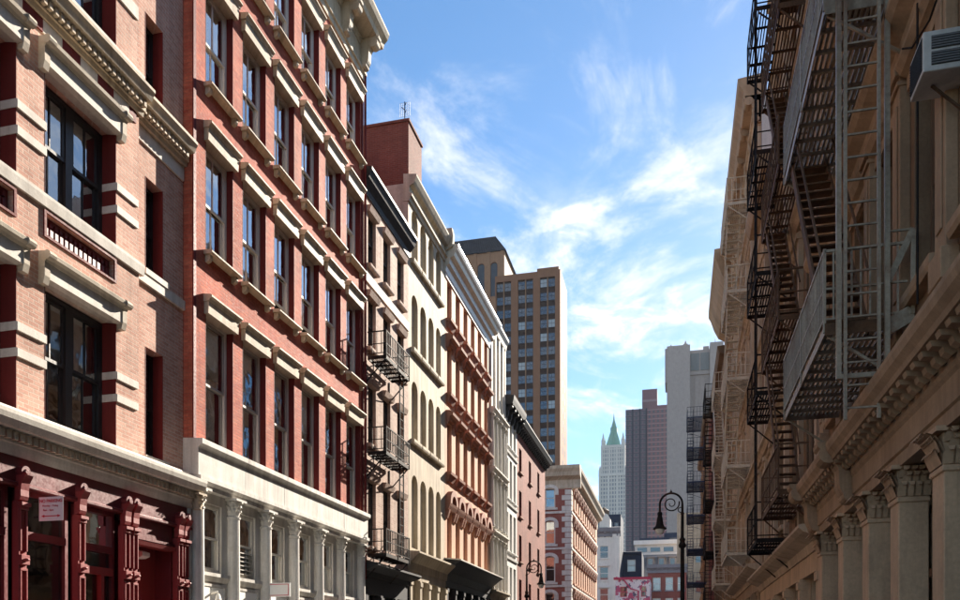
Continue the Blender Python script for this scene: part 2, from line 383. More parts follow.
def body(root, x0, x1, z1, depth, side_mat, y=0.0, z0=0.0, roofz=None, parapet=0.5):
    mb = MB(); e = 0.004
    mb.box(x0 + e, x0 + 0.25, y + e, depth, z0, z1); mb.box(x1 - 0.25, x1 - e, y + e, depth, z0, z1); mb.box(x0 + 0.25, x1 - 0.25, depth - 0.25, depth, z0, z1)
    put('side_wall', mb, side_mat, root)
    rz = z1 - parapet
    put('roof', MB().box(x0 + 0.26, x1 - 0.26, y + 0.26, depth - 0.26, rz - 0.25, rz), 'roof_tar', root)
    put('dark_backing', MB().box(x0 + 0.26, x1 - 0.26, y + 1.5, y + 1.6, z0, rz - 0.26), 'interior_dark', root)  # dark sheet behind the glass stands in for unlit rooms

# ---- double hung windows
def win_frame(w, h, t, mid, d, muntin, mullion, arch):
    mb = MB()
    mb.box(0, t, 0, d, 0, h); mb.box(w - t, w, 0, d, 0, h); mb.box(t, w - t, 0, d, h - t, h); mb.box(t, w - t, 0, d, 0, t * 1.3)
    if mullion: mb.box(w/2 - mullion/2, w/2 + mullion/2, -0.01, d, t * 1.3, h - t)
    return mb
def sash_mesh(w, h, t, muntin):
    mb = MB(); d = 0.045
    mb.box(0, t, 0, d, 0, h); mb.box(w - t, w, 0, d, 0, h); mb.box(t, w - t, 0, d, 0, t); mb.box(t, w - t, 0, d, h - t, h)
    for k in range(muntin):
        x = w * (k + 1) / (muntin + 1); mb.box(x - 0.014, x + 0.014, 0.004, d - 0.004, t, h - t)
    return mb
def window(root, x0, x1, z0, z1, y=0.16, mat='sash_white', t=0.07, d=0.10, muntin=0, mullion=0.0, pane='pane', sash=True, st=0.05, blind=None, split=0.5, smat=None, raise_=0.0, panes=1):
    w, h = round(x1 - x0, 3), round(z1 - z0, 3)
    o = put('window', cached(('window', w, h, t, d, mullion), lambda: win_frame(w, h, t, 0, d, muntin, mullion, 0), mat), None, root, (x0, y, z0))
    lights = [(t, w - t)] if not mullion else [(t, w/2 - mullion/2), (w/2 + mullion/2, w - t)]
    zb, zt = t * 1.3, h - t; zm = zb + (zt - zb) * split
    for (a, b) in lights:
        ww = round(b - a, 3)
        if sash:
            for up, (c, e) in enumerate(((zb + raise_, zm + st / 2 + raise_), (zm - st / 2, zt))):
                hh = round(e - c, 3); yy = 0.055 if not up else 0.01
                s = put('sash', cached(('sash', ww, hh, st, muntin), lambda: sash_mesh(ww, hh, st, muntin), smat or mat), None, o, (a, yy, c))
                p = put('pane', cached(('pane', ww, hh, st), lambda: MB().face((st, 0, st), (ww - st, 0, st), (ww - st, 0, hh - st), (st, 0, hh - st)), pane), None, o, (a, yy + 0.022, c))
        else:
            put('pane', cached(('pane1', ww, h, t), lambda: MB().face((0, 0, zb), (ww, 0, zb), (ww, 0, zt), (0, 0, zt)), pane), None, o, (a, d * 0.6, 0))
    if blind:
        kind, amt = blind
        if kind == 'blind':
            put('blind', MB().box(t, w - t, d + 0.05, d + 0.06, h - t - (h - 2*t) * amt, h - t), 'blind', o)
        else:
            n = 9; pts = []
            W = (w - 2*t) * amt
            mb = MB()
            for k in range(n):
                a0 = t + W * k / n; a1 = t + W * (k + 1) / n
                mb.face((a0, d + 0.05 + 0.04 * (k % 2), t), (a1, d + 0.05 + 0.04 * ((k + 1) % 2), t), (a1, d + 0.05 + 0.04 * ((k + 1) % 2), h - t), (a0, d + 0.05 + 0.04 * (k % 2), h - t))
            put('curtain', mb, 'curtain', o)
    return o
def on_win(o, name, mb_fn, key, mat, dx=0, dy=0, dz=0):
    return put(name, cached((name,) + key, mb_fn, mat), None, o, (dx, dy, dz))
def simple_sill(o, w, y, mat, proj=0.14, hgt=0.12, over=0.08):    # y = depth of the window behind the wall face
    return on_win(o, 'sill', lambda: MB().prof(-over, w + over, [(-y + 0.0, -hgt), (proj * 0.85, -hgt), (proj, -hgt * 0.6), (proj, 0.0), (-y, 0.03)]), (round(w, 3), y, proj, hgt, over), mat, 0, -y, 0)

# ---- column capital with rings of leaves, square abacus
def capital_mesh(r, h, n=10, square=False):
    mb = MB()
    mb.lathe(0, 0, [(r * 0.92, 0.0), (r * 1.0, h * 0.03), (r * 1.0, h * 0.07), (r * 0.88, h * 0.1), (r * 0.92, h * 0.55), (r * 1.2, h * 0.86)], 12)
    for ring, (zb, zt, outr, m) in enumerate(((0.1, 0.42, 1.28, n), (0.34, 0.66, 1.42, n), (0.58, 0.88, 1.68, 8))):
        for k in range(m):
            a = 2 * math.pi * (k + 0.5 * (ring % 2)) / m; ca, sa = math.cos(a), math.sin(a); wd = r * (0.30 if ring < 2 else 0.22)
            def P(rr, t, z): return (ca * rr - sa * t, sa * rr + ca * t, z * h)
            zc = zb + (zt - zb) * 0.7
            pts = [(0.86, wd, zb), (1.08, wd, zc), (outr, wd * 0.6, zt), (outr + 0.05, wd * 0.4, zt - 0.09)]
            for i in range(3):
                (r1, w1, z1), (r2, w2, z2) = pts[i], pts[i+1]
                mb.face(P(r*r1, -w1, z1), P(r*r1, w1, z1), P(r*r2, w2, z2), P(r*r2, -w2, z2))
                mb.face(P(r*(r1-0.08), -w1, z1), P(r*(r2-0.08), -w2, z2), P(r*(r2-0.08), w2, z2), P(r*(r1-0.08), w1, z1))
    q = r * 1.55; mb.box(-q, q, -q, q, h * 0.88, h)
    return mb
def console_mesh(w, proj, h):          # scroll bracket, profile in (out, z), hangs below z = h
    pts = [(0, 0)]
    for k in range(13):
        t = k / 12
        o = proj * (0.22 + 0.26 * math.sin(math.pi * min(1, t * 1.6)) * (1 - t) + 0.78 * t ** 2.2); pts.append((o, h * t * 0.93))
    pts += [(proj * 1.02, h), (0, h)]
    mb = MB().prof(-w/2, w/2, pts)
    for zc, rr, oc in ((h * 0.80, h * 0.16, proj * 0.72), (h * 0.10, h * 0.09, proj * 0.22)):    # rolled scroll ends
        n = 12; ring = [(oc + rr * math.cos(2*math.pi*k/n), zc + rr * math.sin(2*math.pi*k/n)) for k in range(n)]
        mb.prof(-w/2 - 0.02, w/2 + 0.02, ring)
    return mb
def frame_coords(side, Yref):
    # local x for a world Y: left side facades run with +Y, right side facades run with -Y
    return (lambda Y: Y - Yref) if side == 'L' else (lambda Y: Yref - Y)
LX, RX = -10.5, 3.0
RL, RR = R_(90), R_(-90)

# ------------------------------------------------------------------ ground
struct('ground', MB().face((-4000, -4000, -0.16), (4000, -4000, -0.16), (4000, 9000, -0.16), (-4000, 9000, -0.16)), 'asphalt')
struct('road', MB().face((-7.8, -60, -0.14), (-0.25, -60, -0.14), (-0.25, 420, -0.14), (-7.8, 420, -0.14)), 'asphalt')
for nm, xa, xb, ka, kb in (('pavement', LX, -7.95, -7.95, -7.8), ('pavement', -0.1, RX, -0.25, -0.1)):
    for ya, yb in ((-60, 66.4), (80.6, 135)):
        if xa > -5 and ya > 0: ya, yb = 81.0, 135
        if xa > -5 and ya < 0: yb = 67.0
        p = struct(nm, MB().box(xa, xb, ya, yb, -0.3, 0.0), 'concrete')
        k = struct('kerb', MB().box(ka, kb, ya, yb, -0.3, -0.006), 'granite_kerb')
for k in range(26):
    struct('lane_marking', MB().box(-4.15, -4.03, -20 + k * 6, -17 + k * 6, -0.138, -0.135), 'paint_white_road')

# ------------------------------------------------------------------ left row, building of buff brick with stone bands over a maroon shopfront
def dentils(root, xa, xb, y0, y1, z0, z1, w, gap, mat):
    mb = MB(); n = int((xb - xa) / (w + gap))
    for k in range(n):
        x = xa + k * (w + gap); mb.box(x, x + w, y0, y1, z0, z1)
    return stuff(put('dentils', mb, mat, root))

def build_buff():
    Y0 = 3.2; X = lambda Y: Y - Y0
    t = thing('brick_building', 'buff brick building with white stone bands above a maroon shopfront', 'building', (LX, Y0, 0), RL)
    xe, xm = X(15.70), X(13.97)
    cols = [(X(11.5), X(13.3)), (X(9.1), X(10.9)), (X(6.7), X(8.5)), (X(4.3), X(6.1))]
    rows = [(5.62, 8.02), (9.47, 11.66), (13.3, 15.6)]
    ops = [(a, b, c, d) for a, b in cols for c, d in rows] + [(a + 0.02, b - 0.07, 8.79, 9.17) for a, b in cols]
    flat('wall', wall_mesh(0, xm, 4.84, 18.5, ops, 0.42), 'brick_buff', t)
    slots = [(X(14.40), X(14.98), 5.62, 7.98), (X(14.40), X(14.98), 9.47, 11.5), (X(14.40), X(14.98), 12.95, 14.9)]
    flat('wall', wall_mesh(xm, xe, 4.84, 18.5, slots, 0.30, 0.17), 'brick_buff', t)
    put('wall', MB().box(xm - 0.01, xm - 0.004, 0.01, 0.17, 4.84, 18.5), 'brick_buff', t)
    body(t, 0, xe, 18.5, 12, 'brick_buff', 0.19)
    # jamb linings: thin dark red sheets over the brick of the reveals
    for a, b in cols:
        for i, (c, d) in enumerate(rows):
            for jx in (a - 0.0, b - 0.012):
                put('jamb', MB().box(jx + 0.002, jx + 0.010, -0.004, 0.41, c + 0.01, d), 'jamb_red', t)
            w = window(t, a + 0.02, b - 0.02, c + 0.02, d - 0.02, 0.30, 'sash_black', 0.09, 0.12, 1, 0.16, st=0.06, blind=[('blind', 0.45), ('curtain', 0.35), None, ('blind', 0.2)][(i + int(a)) % 4])
            # hood: splayed soffit block with a rounded moulding and turned ends
            if i < 2 or a < 5:
                W = b - a
                h = put('lintel', cached(('hood', W), lambda: MB().prof(-0.10, W + 0.10, [(-0.30, 0.02), (0.0, -0.04), (0.12, -0.02), (0.12, 0.24), (-0.1, 0.24)]), 'white_stone'), None, t, (a, 0, d))
                def hm():
                    mb = MB(); mb.prof(-0.14, W + 0.14, [(0, 0.24), (0.14, 0.24), (0.17, 0.28), (0.23, 0.31), (0.24, 0.37), (0.19, 0.41), (0, 0.43)])
                    for xx in (-0.14, W + 0.02):
                        mb.prof(xx - 0.02, xx + 0.14, [(0.19 + 0.075 * math.cos(k * math.pi / 5), 0.34 + 0.075 * math.sin(k * math.pi / 5)) for k in range(10)])
                        mb.prof(xx, xx + 0.12, [(0, -0.13), (0.10, -0.13), (0.135, 0.0), (0.135, 0.24), (0, 0.24)])
                    return mb
                put('hood_moulding', cached(('hoodm', W), hm, 'cream_stone'), None, h, (0, 0, 0))
            # pairs of stone bands on both sides of the window
            for zb in ((d - 1.10, d - 0.96), (d - 1.53, d - 1.39)) if i < 2 else ((c + 1.0, c + 1.26),):
                for xa, xb in ((a - 0.32, a + 0.01), (b - 0.01, b + 0.62 if a > 8 else b + 0.28)):
                    put('stone_band', MB().prof(xa, xb, [(-0.03, zb[0]), (0.035, zb[0]), (0.035, zb[1]), (-0.03, zb[1])]), 'white_stone', t)
                    jx = a if xa < a else b
                    s = 1 if xa < a else -1
                    put('stone_band', MB().box(min(jx, jx + s * 0.022), max(jx, jx + s * 0.022), -0.03, 0.33, zb[0], zb[1]), 'white_stone', t)
        # ornamental red panel under the upper window
        pz = 8.83
        put('ornament_panel', MB().box(a + 0.02, b - 0.07, 0.10, 0.14, pz - 0.04, pz + 0.34), 'maroon', t)
        mb = MB()
        for k in range(14):
            x = a + 0.07 + k * 0.116; mb.box(x, x + 0.07, 0.05, 0.10, pz + 0.02, pz + 0.14); mb.box(x + 0.01, x + 0.06, 0.06, 0.10, pz + 0.19, pz + 0.27)
        stuff(put('panel_tracery', mb, 'maroon', t))
        put('panel_frame', MB().box(a - 0.03, b - 0.02, -0.03, 0.0, pz - 0.08, pz - 0.04).box(a - 0.03, b - 0.02, -0.03, 0.0, pz + 0.34, pz + 0.38).box(a - 0.03, a + 0.02, -0.03, 0, pz - 0.04, pz + 0.34).box(b - 0.07, b - 0.02, -0.03, 0, pz - 0.04, pz + 0.34), 'jamb_red', t)
    for i, s in enumerate(slots):
        w = window(t, s[0] + 0.02, s[1] - 0.02, s[2] + 0.02, s[3] - 0.02, 0.40, 'sash_black', 0.05, 0.06, 0, sash=True, st=0.04, pane='pane_dark')
        for jx in (s[0] + 0.002, s[1] - 0.010): put('jamb', MB().box(jx, jx + 0.008, 0.165, 0.46, s[2] + 0.01, s[3]), 'jamb_red', t)
        put('sill', MB().prof(s[0] - 0.08, s[1] + 0.12, [(-0.5, s[2] - 0.02), (-0.09, s[2] - 0.02), (-0.09, s[2] + 0.1), (-0.5, s[2] + 0.12)]), 'white_stone', t)
    # continuous sill courses
    for z0, z1 in ((9.25, 9.46), (13.04, 13.28)):
        put('sill_course', MB().prof(0, xm + 0.10, [(-0.05, z0), (0.05, z0), (0.07, z1 - 0.05), (0.07, z1), (-0.05, z1 + 0.02)]), 'white_stone', t)
        put('sill_course', MB().prof(xm + 0.10, xe - 0.01, [(-0.3, z0), (-0.11, z0), (-0.11, z1), (-0.3, z1 + 0.02)]), 'white_stone', t)
    # red and white blocks under the middle cornice
    for k in range(24):
        xa = 0.1 + k * 0.44
        if xa + 0.44 < xm: put('block', MB().box(xa, xa + 0.215, -0.03, 0.01, 12.20, 12.42), 'white_stone' if k % 2 else 'jamb_red', t); put('block', MB().box(xa + 0.22, xa + 0.435, -0.028, 0.01, 12.20, 12.42), 'jamb_red' if k % 2 else 'white_stone', t)
    for xa, xb, o in ((0, xm + 0.06, 0.0), (xm + 0.06, xe - 0.02, -0.12)):
        put('cornice', MB().prof(xa, xb, [(-0.25, 12.43), (o + 0.06, 12.43), (o + 0.08, 12.52), (o + 0.12, 12.52), (o + 0.12, 12.68), (o + 0.26, 12.70), (o + 0.30, 12.80), (o + 0.34, 12.86), (o + 0.34, 12.92), (-0.25, 12.98)]), 'cream_trim', t)
        dentils(t, xa + 0.02, xb, -(o + 0.20), -(o + 0.11), 12.55, 12.67, 0.07, 0.06, 'cream_trim')
    put('frieze_band', MB().prof(xm + 0.05, xe - 0.02, [(-0.3, 12.12), (-0.13, 12.12), (-0.13, 12.42), (-0.3, 12.42)]), 'white_stone', t)
    put('cornice', MB().prof(0, xe, [(-0.25, 18.0), (0.1, 18.0), (0.2, 18.3), (0.5, 18.4), (0.55, 18.7), (-0.25, 18.75)]), 'cream_trim', t)
    # ---- shopfront
    put('shop_cornice', MB().prof(0, xe + 0.10, [(-0.05, 4.84), (0.05, 4.84), (0.09, 4.93), (0.11, 5.00), (0.13, 5.02), (0.13, 5.20), (0.30, 5.22), (0.36, 5.32), (0.38, 5.40), (0.38, 5.46), (0.12, 5.52), (0.10, 5.60), (-0.05, 5.62)]), 'white_stone', t)
    dentils(t, 0.02, xe + 0.06, -0.22, -0.12, 5.05, 5.18, 0.075, 0.06, 'cream_trim')
    put('stone_capital', cached(('capital', 'b1'), lambda: capital_mesh(0.10, 0.36), 'cream_trim'), None, t, (xe + 0.03, -0.16, 4.82))
    put('fascia', MB().prof(0, xe, [(-0.12, 4.36), (0.04, 4.36), (0.04, 4.42), (0.02, 4.44), (0.02, 4.836), (-0.12, 4.836)]), 'maroon', t)
    put('fascia_bead', MB().prof(0, xe, [(0.04, 4.35), (0.07, 4.37), (0.07, 4.41), (0.04, 4.43)]), 'maroon', t)
    def bracket():
        mb = MB()
        mb.prof(-0.085, 0.085, [(0, 4.12), (0.02, 4.12), (0.10, 4.14), (0.12, 4.2), (0.12, 4.3), (0.14, 4.42), (0.19, 4.5), (0.21, 4.54), (0.02, 4.54), (0, 4.5)])
        return mb
    def scroll():
        mb = MB(); n = 16
        ring = lambda r, cz: [(0.0 + r * math.cos(2*math.pi*k/n), cz + r * math.sin(2*math.pi*k/n)) for k in range(n)]
        a = [(x, 0.0 - 0.02, z) for x, z in ring(0.095, 4.60)]; b = [(x, -0.15, z) for x, z in ring(0.095, 4.60)]; mb.loft(a, b)
        a = [(x, -0.15, z) for x, z in ring(0.05, 4.60)]; b = [(x, -0.17, z) for x, z in ring(0.03, 4.60)]; mb.loft(a, b)
        return mb
    def pilaster():
        mb = MB(); mb.box(-0.085, 0.085, -0.08, 0.05, 0.0, 4.12)
        for dx in (-0.062, 0.062): mb.box(dx - 0.016, dx + 0.016, -0.11, -0.08, 3.30, 3.98)
        mb.box(-0.085, 0.085, -0.13, -0.08, 3.98, 4.04); mb.box(-0.1, 0.1, -0.16, -0.08, 4.04, 4.10)
        mb.box(-0.09, 0.09, -0.14, -0.08, 3.08, 3.24); mb.box(-0.095, 0.095, -0.12, -0.08, 0.0, 0.6)
        mb.box(-0.062 - 0.016, 0.062 + 0.016, -0.11, -0.08, 0.66, 0.70); mb.box(-0.078, 0.078, -0.11, -0.08, 2.98, 3.02)
        for dx in (-0.062, 0.062): mb.box(dx - 0.016, dx + 0.016, -0.11, -0.08, 0.7, 2.98)
        mb.lathe(0, -0.155, [(0.005, 3.13), (0.045, 3.145), (0.055, 3.16), (0.045, 3.175), (0.005, 3.19)], 10)
        return mb
    brs = [Yv for Yv in (4.5, 6.0, 8.3, 9.6, 10.95, 12.28, 13.50, 13.74, 15.22, 15.44)]
    for Yv in brs:
        p = put('pilaster', cached(('pilaster', 'b1'), pilaster, 'red_paint'), None, t, (X(Yv), 0, 0)); bevel(p, 0.006)
        b_ = put('bracket', cached(('bracket', 'b1'), bracket, 'red_paint'), None, p)
        put('scroll', cached(('scroll', 'b1'), scroll, 'maroon'), None, p)
    edges = [3.3, 4.5, 6.0, 8.3, 9.6, 10.95, 12.28, 13.50]
    for i in range(len(edges) - 1):
        a, b = X(edges[i]) + 0.10, X(edges[i+1]) - 0.10
        door = i in (2, 6)
        w = put('shop_window', MB().box(a, a + 0.07, 0.12, 0.24, 0.4, 4.36).box(b - 0.07, b, 0.12, 0.24, 0.4, 4.36).box(a + 0.07, b - 0.07, 0.10, 0.24, 3.55, 3.68).box(a + 0.07, b - 0.07, 0.12, 0.24, 4.28, 4.36).box(a + 0.07, b - 0.07, 0.12, 0.24, 0.4, 0.5), 'maroon', t)
        put('pane', MB().face((a, 0.19, 3.6), (b, 0.19, 3.6), (b, 0.19, 4.34), (a, 0.19, 4.34)), 'pane_store', w)
        put('pane', MB().face((a, 0.19, 0.45), (b, 0.19, 0.45), (b, 0.19, 3.6), (a, 0.19, 3.6)), 'pane_store', w)
        put('stall_riser', MB().box(a, b, 0.06, 0.24, 0.0, 0.4), 'maroon', t)
        if i == 6: put('door_rail', MB().box(a + 0.07, b - 0.07, 0.09, 0.25, 3.12, 3.26).box(a + 0.62, a + 0.70, 0.09, 0.25, 0.5, 3.12), 'red_paint', w)
    # recessed maroon door bay with a transom panel
    a, b = X(13.86), X(15.10)
    put('transom_panel', MB().box(a, b, 0.03, 0.10, 3.98, 4.36).box(a, b, -0.02, 0.03, 3.93, 3.98), 'maroon', t)
    put('transom_beam', MB().prof(a, b, [(-0.2, 3.82), (0.04, 3.82), (0.07, 3.90), (-0.2, 3.93)]), 'red_paint', t)
    d = put('door', MB().box(a, b, 0.45, 0.52, 0.0, 3.95).box(a + 0.1, a + 0.5, 0.43, 0.45, 0.3, 2.6).box(b - 0.5, b - 0.1, 0.43, 0.45, 0.3, 2.6), 'red_paint', t)
    put('pane', MB().box(a + 0.16, a + 0.38, 0.435, 0.448, 2.75, 3.45), 'pane_store', d)
    put('reveal', MB().box(a - 0.02, a, 0.05, 0.5, 0, 4.3).box(b, b + 0.02, 0.05, 0.5, 0, 4.3), 'maroon', t)
    put('door_lamp', MB().box(a + 0.42, a + 0.66, 0.25, 0.40, 3.60, 3.70).prof(a + 0.42, a + 0.66, [(-0.25, 3.60), (-0.15, 3.64), (-0.15, 3.72), (-0.25, 3.76)]), 'bright_white', t)
    put('corner_post', MB().box(xe - 0.13, xe - 0.02, -0.06, 0.1, 0.0, 4.84), 'white_paint', t)
    put('plinth', MB().box(0, xe, 0.02, 0.20, -0.05, 0.06), 'granite_kerb', t)
    return t
build_buff()

# NO PARKING sign fixed at right angles to the shopfront
def text_mesh(body_, size, mat, parent, loc, rot=(R_(90), 0, 0), name='lettering', bold=0.0):
    cu = bpy.data.curves.new('lettering', 'FONT'); cu.body = body_; cu.size = size; cu.align_x = 'CENTER'; cu.align_y = 'CENTER'; cu.extrude = 0.002; cu.offset = bold
    tmp = bpy.data.objects.new('tmp', cu); COL.objects.link(tmp)
    dg = bpy.context.evaluated_depsgraph_get(); me = bpy.data.meshes.new_from_object(tmp.evaluated_get(dg)); bpy.data.objects.remove(tmp)
    me.materials.clear(); me.materials.append(MATS[mat])
    o = bpy.data.objects.new(name, me); COL.objects.link(o); o.parent = parent; o.location = loc; o.rotation_euler = rot
    return o
sg = thing('parking_sign', 'white no parking sign with red lettering hanging beside the maroon shopfront', 'sign', (-10.14, 11.25, 3.84))
bevel(put('sign_plate', MB().box(-0.24, 0.24, -0.004, 0.004, 0, 0.40), 'sign_white', sg), 0.003)
text_mesh('NO PARKING', 0.074, 'sign_red', sg, (0, -0.007, 0.33), bold=0.002)
text_mesh('Monday - Friday', 0.048, 'sign_red', sg, (-0.01, -0.007, 0.25))
text_mesh('8am - 6pm', 0.048, 'sign_red', sg, (-0.05, -0.007, 0.18))
put('arrow', MB().box(-0.13, 0.13, -0.008, -0.0045, 0.072, 0.088).loft([(-0.19, -0.008, 0.08), (-0.13, -0.008, 0.056), (-0.13, -0.008, 0.104)], [(-0.19, -0.0045, 0.08), (-0.13, -0.0045, 0.056), (-0.13, -0.0045, 0.104)]).loft([(0.19, -0.008, 0.08), (0.13, -0.008, 0.056), (0.13, -0.008, 0.104)], [(0.19, -0.0045, 0.08), (0.13, -0.0045, 0.056), (0.13, -0.0045, 0.104)]), 'sign_red', sg)
put('sign_bracket', MB().box(-0.36, -0.2, 0.005, 0.02, 0.06, 0.08).box(-0.36, -0.2, 0.005, 0.02, 0.32, 0.34), 'black_iron', sg)

# ------------------------------------------------------------------ red brick building over a white colonnade shopfront
def build_red():
    Y0, Y1 = 15.71, 25.70; X = lambda Y: Y - Y0
    t = thing('brick_building', 'red painted brick building with cream window hoods over a white columned shopfront', 'building', (LX + 0.06, Y0, 0), RL)
    W = Y1 - Y0
    cols = [(X(16.22 + k * 1.60), X(16.22 + k * 1.60) + 1.16) for k in range(6)]
    rows = [(6.42, 9.42), (10.80, 13.36), (14.62, 17.05), (18.32, 20.42)]
    ops = [(a, b, c, d) for a, b in cols for c, d in rows]
    flat('wall', wall_mesh(0, W, 6.3, 22.2, ops, 0.30), 'brick_red', t)
    body(t, 0, W, 22.2, 14, 'brick_red')
    put('corner_strip', MB().box(0.0, 0.10, -0.03, -0.002, 6.4, 21.5), 'jamb_red', t)
    put('corner_strip', MB().box(W - 0.22, W - 0.08, -0.03, -0.002, 6.4, 21.5), 'jamb_red', t)
    put('downpipe', MB().tube([(W - 0.03, -0.07, 4.2), (W - 0.03, -0.07, 21.6)], 0.045, 8), 'jamb_red', t)
    rnd = random.Random(3)
    for i, (a, b) in enumerate(cols):
        for j, (c, d) in enumerate(rows):
            for jx in (a + 0.002, b - 0.010): put('jamb', MB().box(jx, jx + 0.008, -0.003, 0.30, c + 0.005, d), 'jamb_red', t)  # shade of the reveals put into the colour, darker than the wall brick
            cur = (('curtain', rnd.uniform(0.35, 0.65)) if rnd.random() < 0.7 else ('blind', rnd.uniform(0.25, 0.8))) if j and rnd.random() < 0.9 else (('blind', rnd.uniform(0.2, 0.6)) if rnd.random() < 0.4 else None)  # white curtains added in place of the sky's pale reflection on the panes
            w = window(t, a + 0.012, b - 0.012, c + 0.02, d - 0.01, 0.17, 'sash_white', 0.085, 0.12, 1 if j else 0, st=0.055, blind=cur, split=0.48, smat='sash_white' if j else 'sash_grey', raise_=0.18 if (i, j) == (5, 3) else rnd.choice((0, 0, 0, 0, 0.1, 0.3)))
            wd = b - a
            def hood():
                mb = MB(); mb.prof(-0.06, wd + 0.06, [(-0.18, -0.04), (0.0, -0.05), (0.11, -0.05), (0.13, 0.22), (0, 0.22)])
                mb.prof(-0.09, wd + 0.09, [(0, 0.22), (0.15, 0.22), (0.17, 0.27), (0.22, 0.30), (0.22, 0.34), (0.19, 0.36), (0, 0.39)])
                return mb
            put('lintel', cached(('lintel_b2', round(wd, 3)), hood, 'cream_trim'), None, w, (-0.012, -0.17, d - c - 0.02))
            if j:
                def sillm():
                    mb = MB(); mb.prof(-0.08, wd + 0.08, [(-0.2, -0.085), (0.19, -0.085), (0.22, -0.06), (0.22, -0.025), (0.19, 0.0), (-0.2, 0.02)])
                    for xx in (-0.02, wd - 0.08):
                        mb.prof(xx, xx + 0.10, [(0, -0.24), (0.03, -0.25), (0.10, -0.22), (0.13, -0.16), (0.13, -0.085), (0, -0.085)])
                    return mb
                put('sill', cached(('sill_b2', round(wd, 3)), sillm, 'cream_trim'), None, w, (-0.012, -0.17, -0.02))
    # crowning cornice with large scroll brackets
    put('architrave', MB().prof(0, W, [(-0.05, 21.20), (0.06, 21.20), (0.06, 21.40), (0.12, 21.42), (0.12, 21.52), (0.03, 21.55), (0.03, 22.25), (-0.05, 22.25)]), 'cream_trim', t)
    put('cornice', MB().prof(-0.25, W + 0.25, [(-0.3, 22.25), (0.05, 22.25), (0.12, 22.42), (0.62, 22.45), (0.66, 22.60), (0.78, 22.72), (0.84, 22.86), (0.84, 22.94), (-0.3, 23.05)]), 'cream_trim', t)
    for k in range(7):
        x = 0.28 + k * (W - 0.56) / 6
        put('bracket', cached(('bracket', 'b2'), lambda: console_mesh(0.24, 0.66, 0.98), 'cream_trim'), None, t, (x, -0.03, 21.46))
    # white frieze and colonnade
    for k in range(5):
        xa, xb = -0.02 + k * (W + 0.02) / 5, -0.02 + (k + 1) * (W + 0.02) / 5 - 0.008
        bevel(put('frieze_panel', MB().prof(xa, xb, [(-0.3, 5.60), (0.16, 5.60), (0.16, 6.20), (0.19, 6.24), (0.26, 6.28), (0.26, 6.40), (-0.3, 6.44)]), 'white_paint', t), 0.006)
    put('architrave', MB().prof(-0.01, W, [(-0.3, 5.34), (0.12, 5.34), (0.12, 5.44), (0.16, 5.46), (0.22, 5.50), (0.22, 5.595), (-0.3, 5.595)]), 'white_paint', t)
    cy = [15.86, 17.36, 18.92, 20.50, 22.10, 23.70, 25.38]
    for Yc in cy:
        x = X(Yc)
        c = put('column', cached(('column', 'b2'), lambda: MB().lathe(0, 0, [(0.24, 0), (0.24, 0.12), (0.20, 0.16), (0.165, 0.26), (0.165, 2.0), (0.150, 4.86), (0.17, 4.88), (0.17, 4.92)], 16), 'white_paint'), None, t, (x, -0.02, 0))
        put('capital', cached(('capital', 'b2'), lambda: capital_mesh(0.15, 0.44), 'white_paint'), None, c, (0, 0, 4.90))
    for i in range(6):
        a, b = X(cy[i]) + 0.12, X(cy[i+1]) - 0.12
        # recessed bay: jamb boards, sash window, moulded sill, panels below
        put('bay_jamb', MB().box(a - 0.02, a + 0.04, 0.06, 0.34, 0, 5.34).box(b - 0.26, b + 0.02, 0.06, 0.34, 0, 5.34).box(a + 0.04, b - 0.26, 0.06, 0.34, 5.10, 5.34), 'white_paint', t)
        louver = i == 1
        w = window(t, a + 0.042, b - 0.262, 3.52, 5.098, 0.11, 'white_paint', 0.06, 0.10, 0, st=0.045, pane='pane', smat='sash_white', blind=('blind', 0.35) if i in (0, 3) else None)
        if louver:
            for k in range(6): put('louvre', MB().prof(a + 0.12, b - 0.34, [(-0.17, 3.62 + k * 0.105), (-0.07, 3.60 + k * 0.105), (-0.07, 3.625 + k * 0.105), (-0.17, 3.645 + k * 0.105)]), 'white_paint', w).location = (-(a + 0.042), -0.11, -3.52)
        put('bay_sill', MB().prof(a, b, [(-0.3, 3.30), (-0.06, 3.30), (-0.02, 3.34), (0.03, 3.42), (0.03, 3.50), (-0.3, 3.53)]), 'white_paint', t)
        put('bay_panel', MB().box(a, b, 0.08, 0.30, 0.5, 3.30), 'white_paint', t)
        put('panel_board', MB().box(a + 0.12, b - 0.18, 0.055, 0.078, 2.62, 3.18), 'bright_white', t)
        put('panel_frame', MB().box(a + 0.06, b - 0.12, 0.04, 0.08, 3.19, 3.25).box(a + 0.06, a + 0.11, 0.04, 0.08, 0.7, 3.19).box(b - 0.17, b - 0.12, 0.04, 0.08, 0.7, 3.19), 'white_paint', t)
        put('pane', MB().box(a + 0.14, b - 0.20, 0.060, 0.076, 0.9, 2.58), 'pane_store', t)
        if i in (0, 4): put('lamp', MB().tube([(a + 0.55, 0.05, 3.02), (a + 0.55, -0.10, 3.06), (a + 0.50, -0.16, 2.98), (a + 0.45, -0.2, 2.84)], [0.03, 0.03, 0.05, 0.085], 8), 'sash_white' if i == 0 else 'sign_red', t)
        put('base_block', MB().box(a, b, 0.05, 0.30, 0, 0.5), 'white_paint', t)
    put('camera_housing', MB().lathe(X(22.28), -0.2, [(0.02, 3.02), (0.07, 3.05), (0.08, 3.12), (0.05, 3.18), (0.03, 3.24)], 10), 'steel', t)
    return t
build_red()
sb = thing('shop_sign', 'blank white board with thin red outline projecting from the white colonnade', 'sign', (-10.02, 18.90, 3.11))
put('sign_plate', MB().box(-0.32, 0.32, -0.02, 0.02, 0, 0.36), 'sign_white', sb)
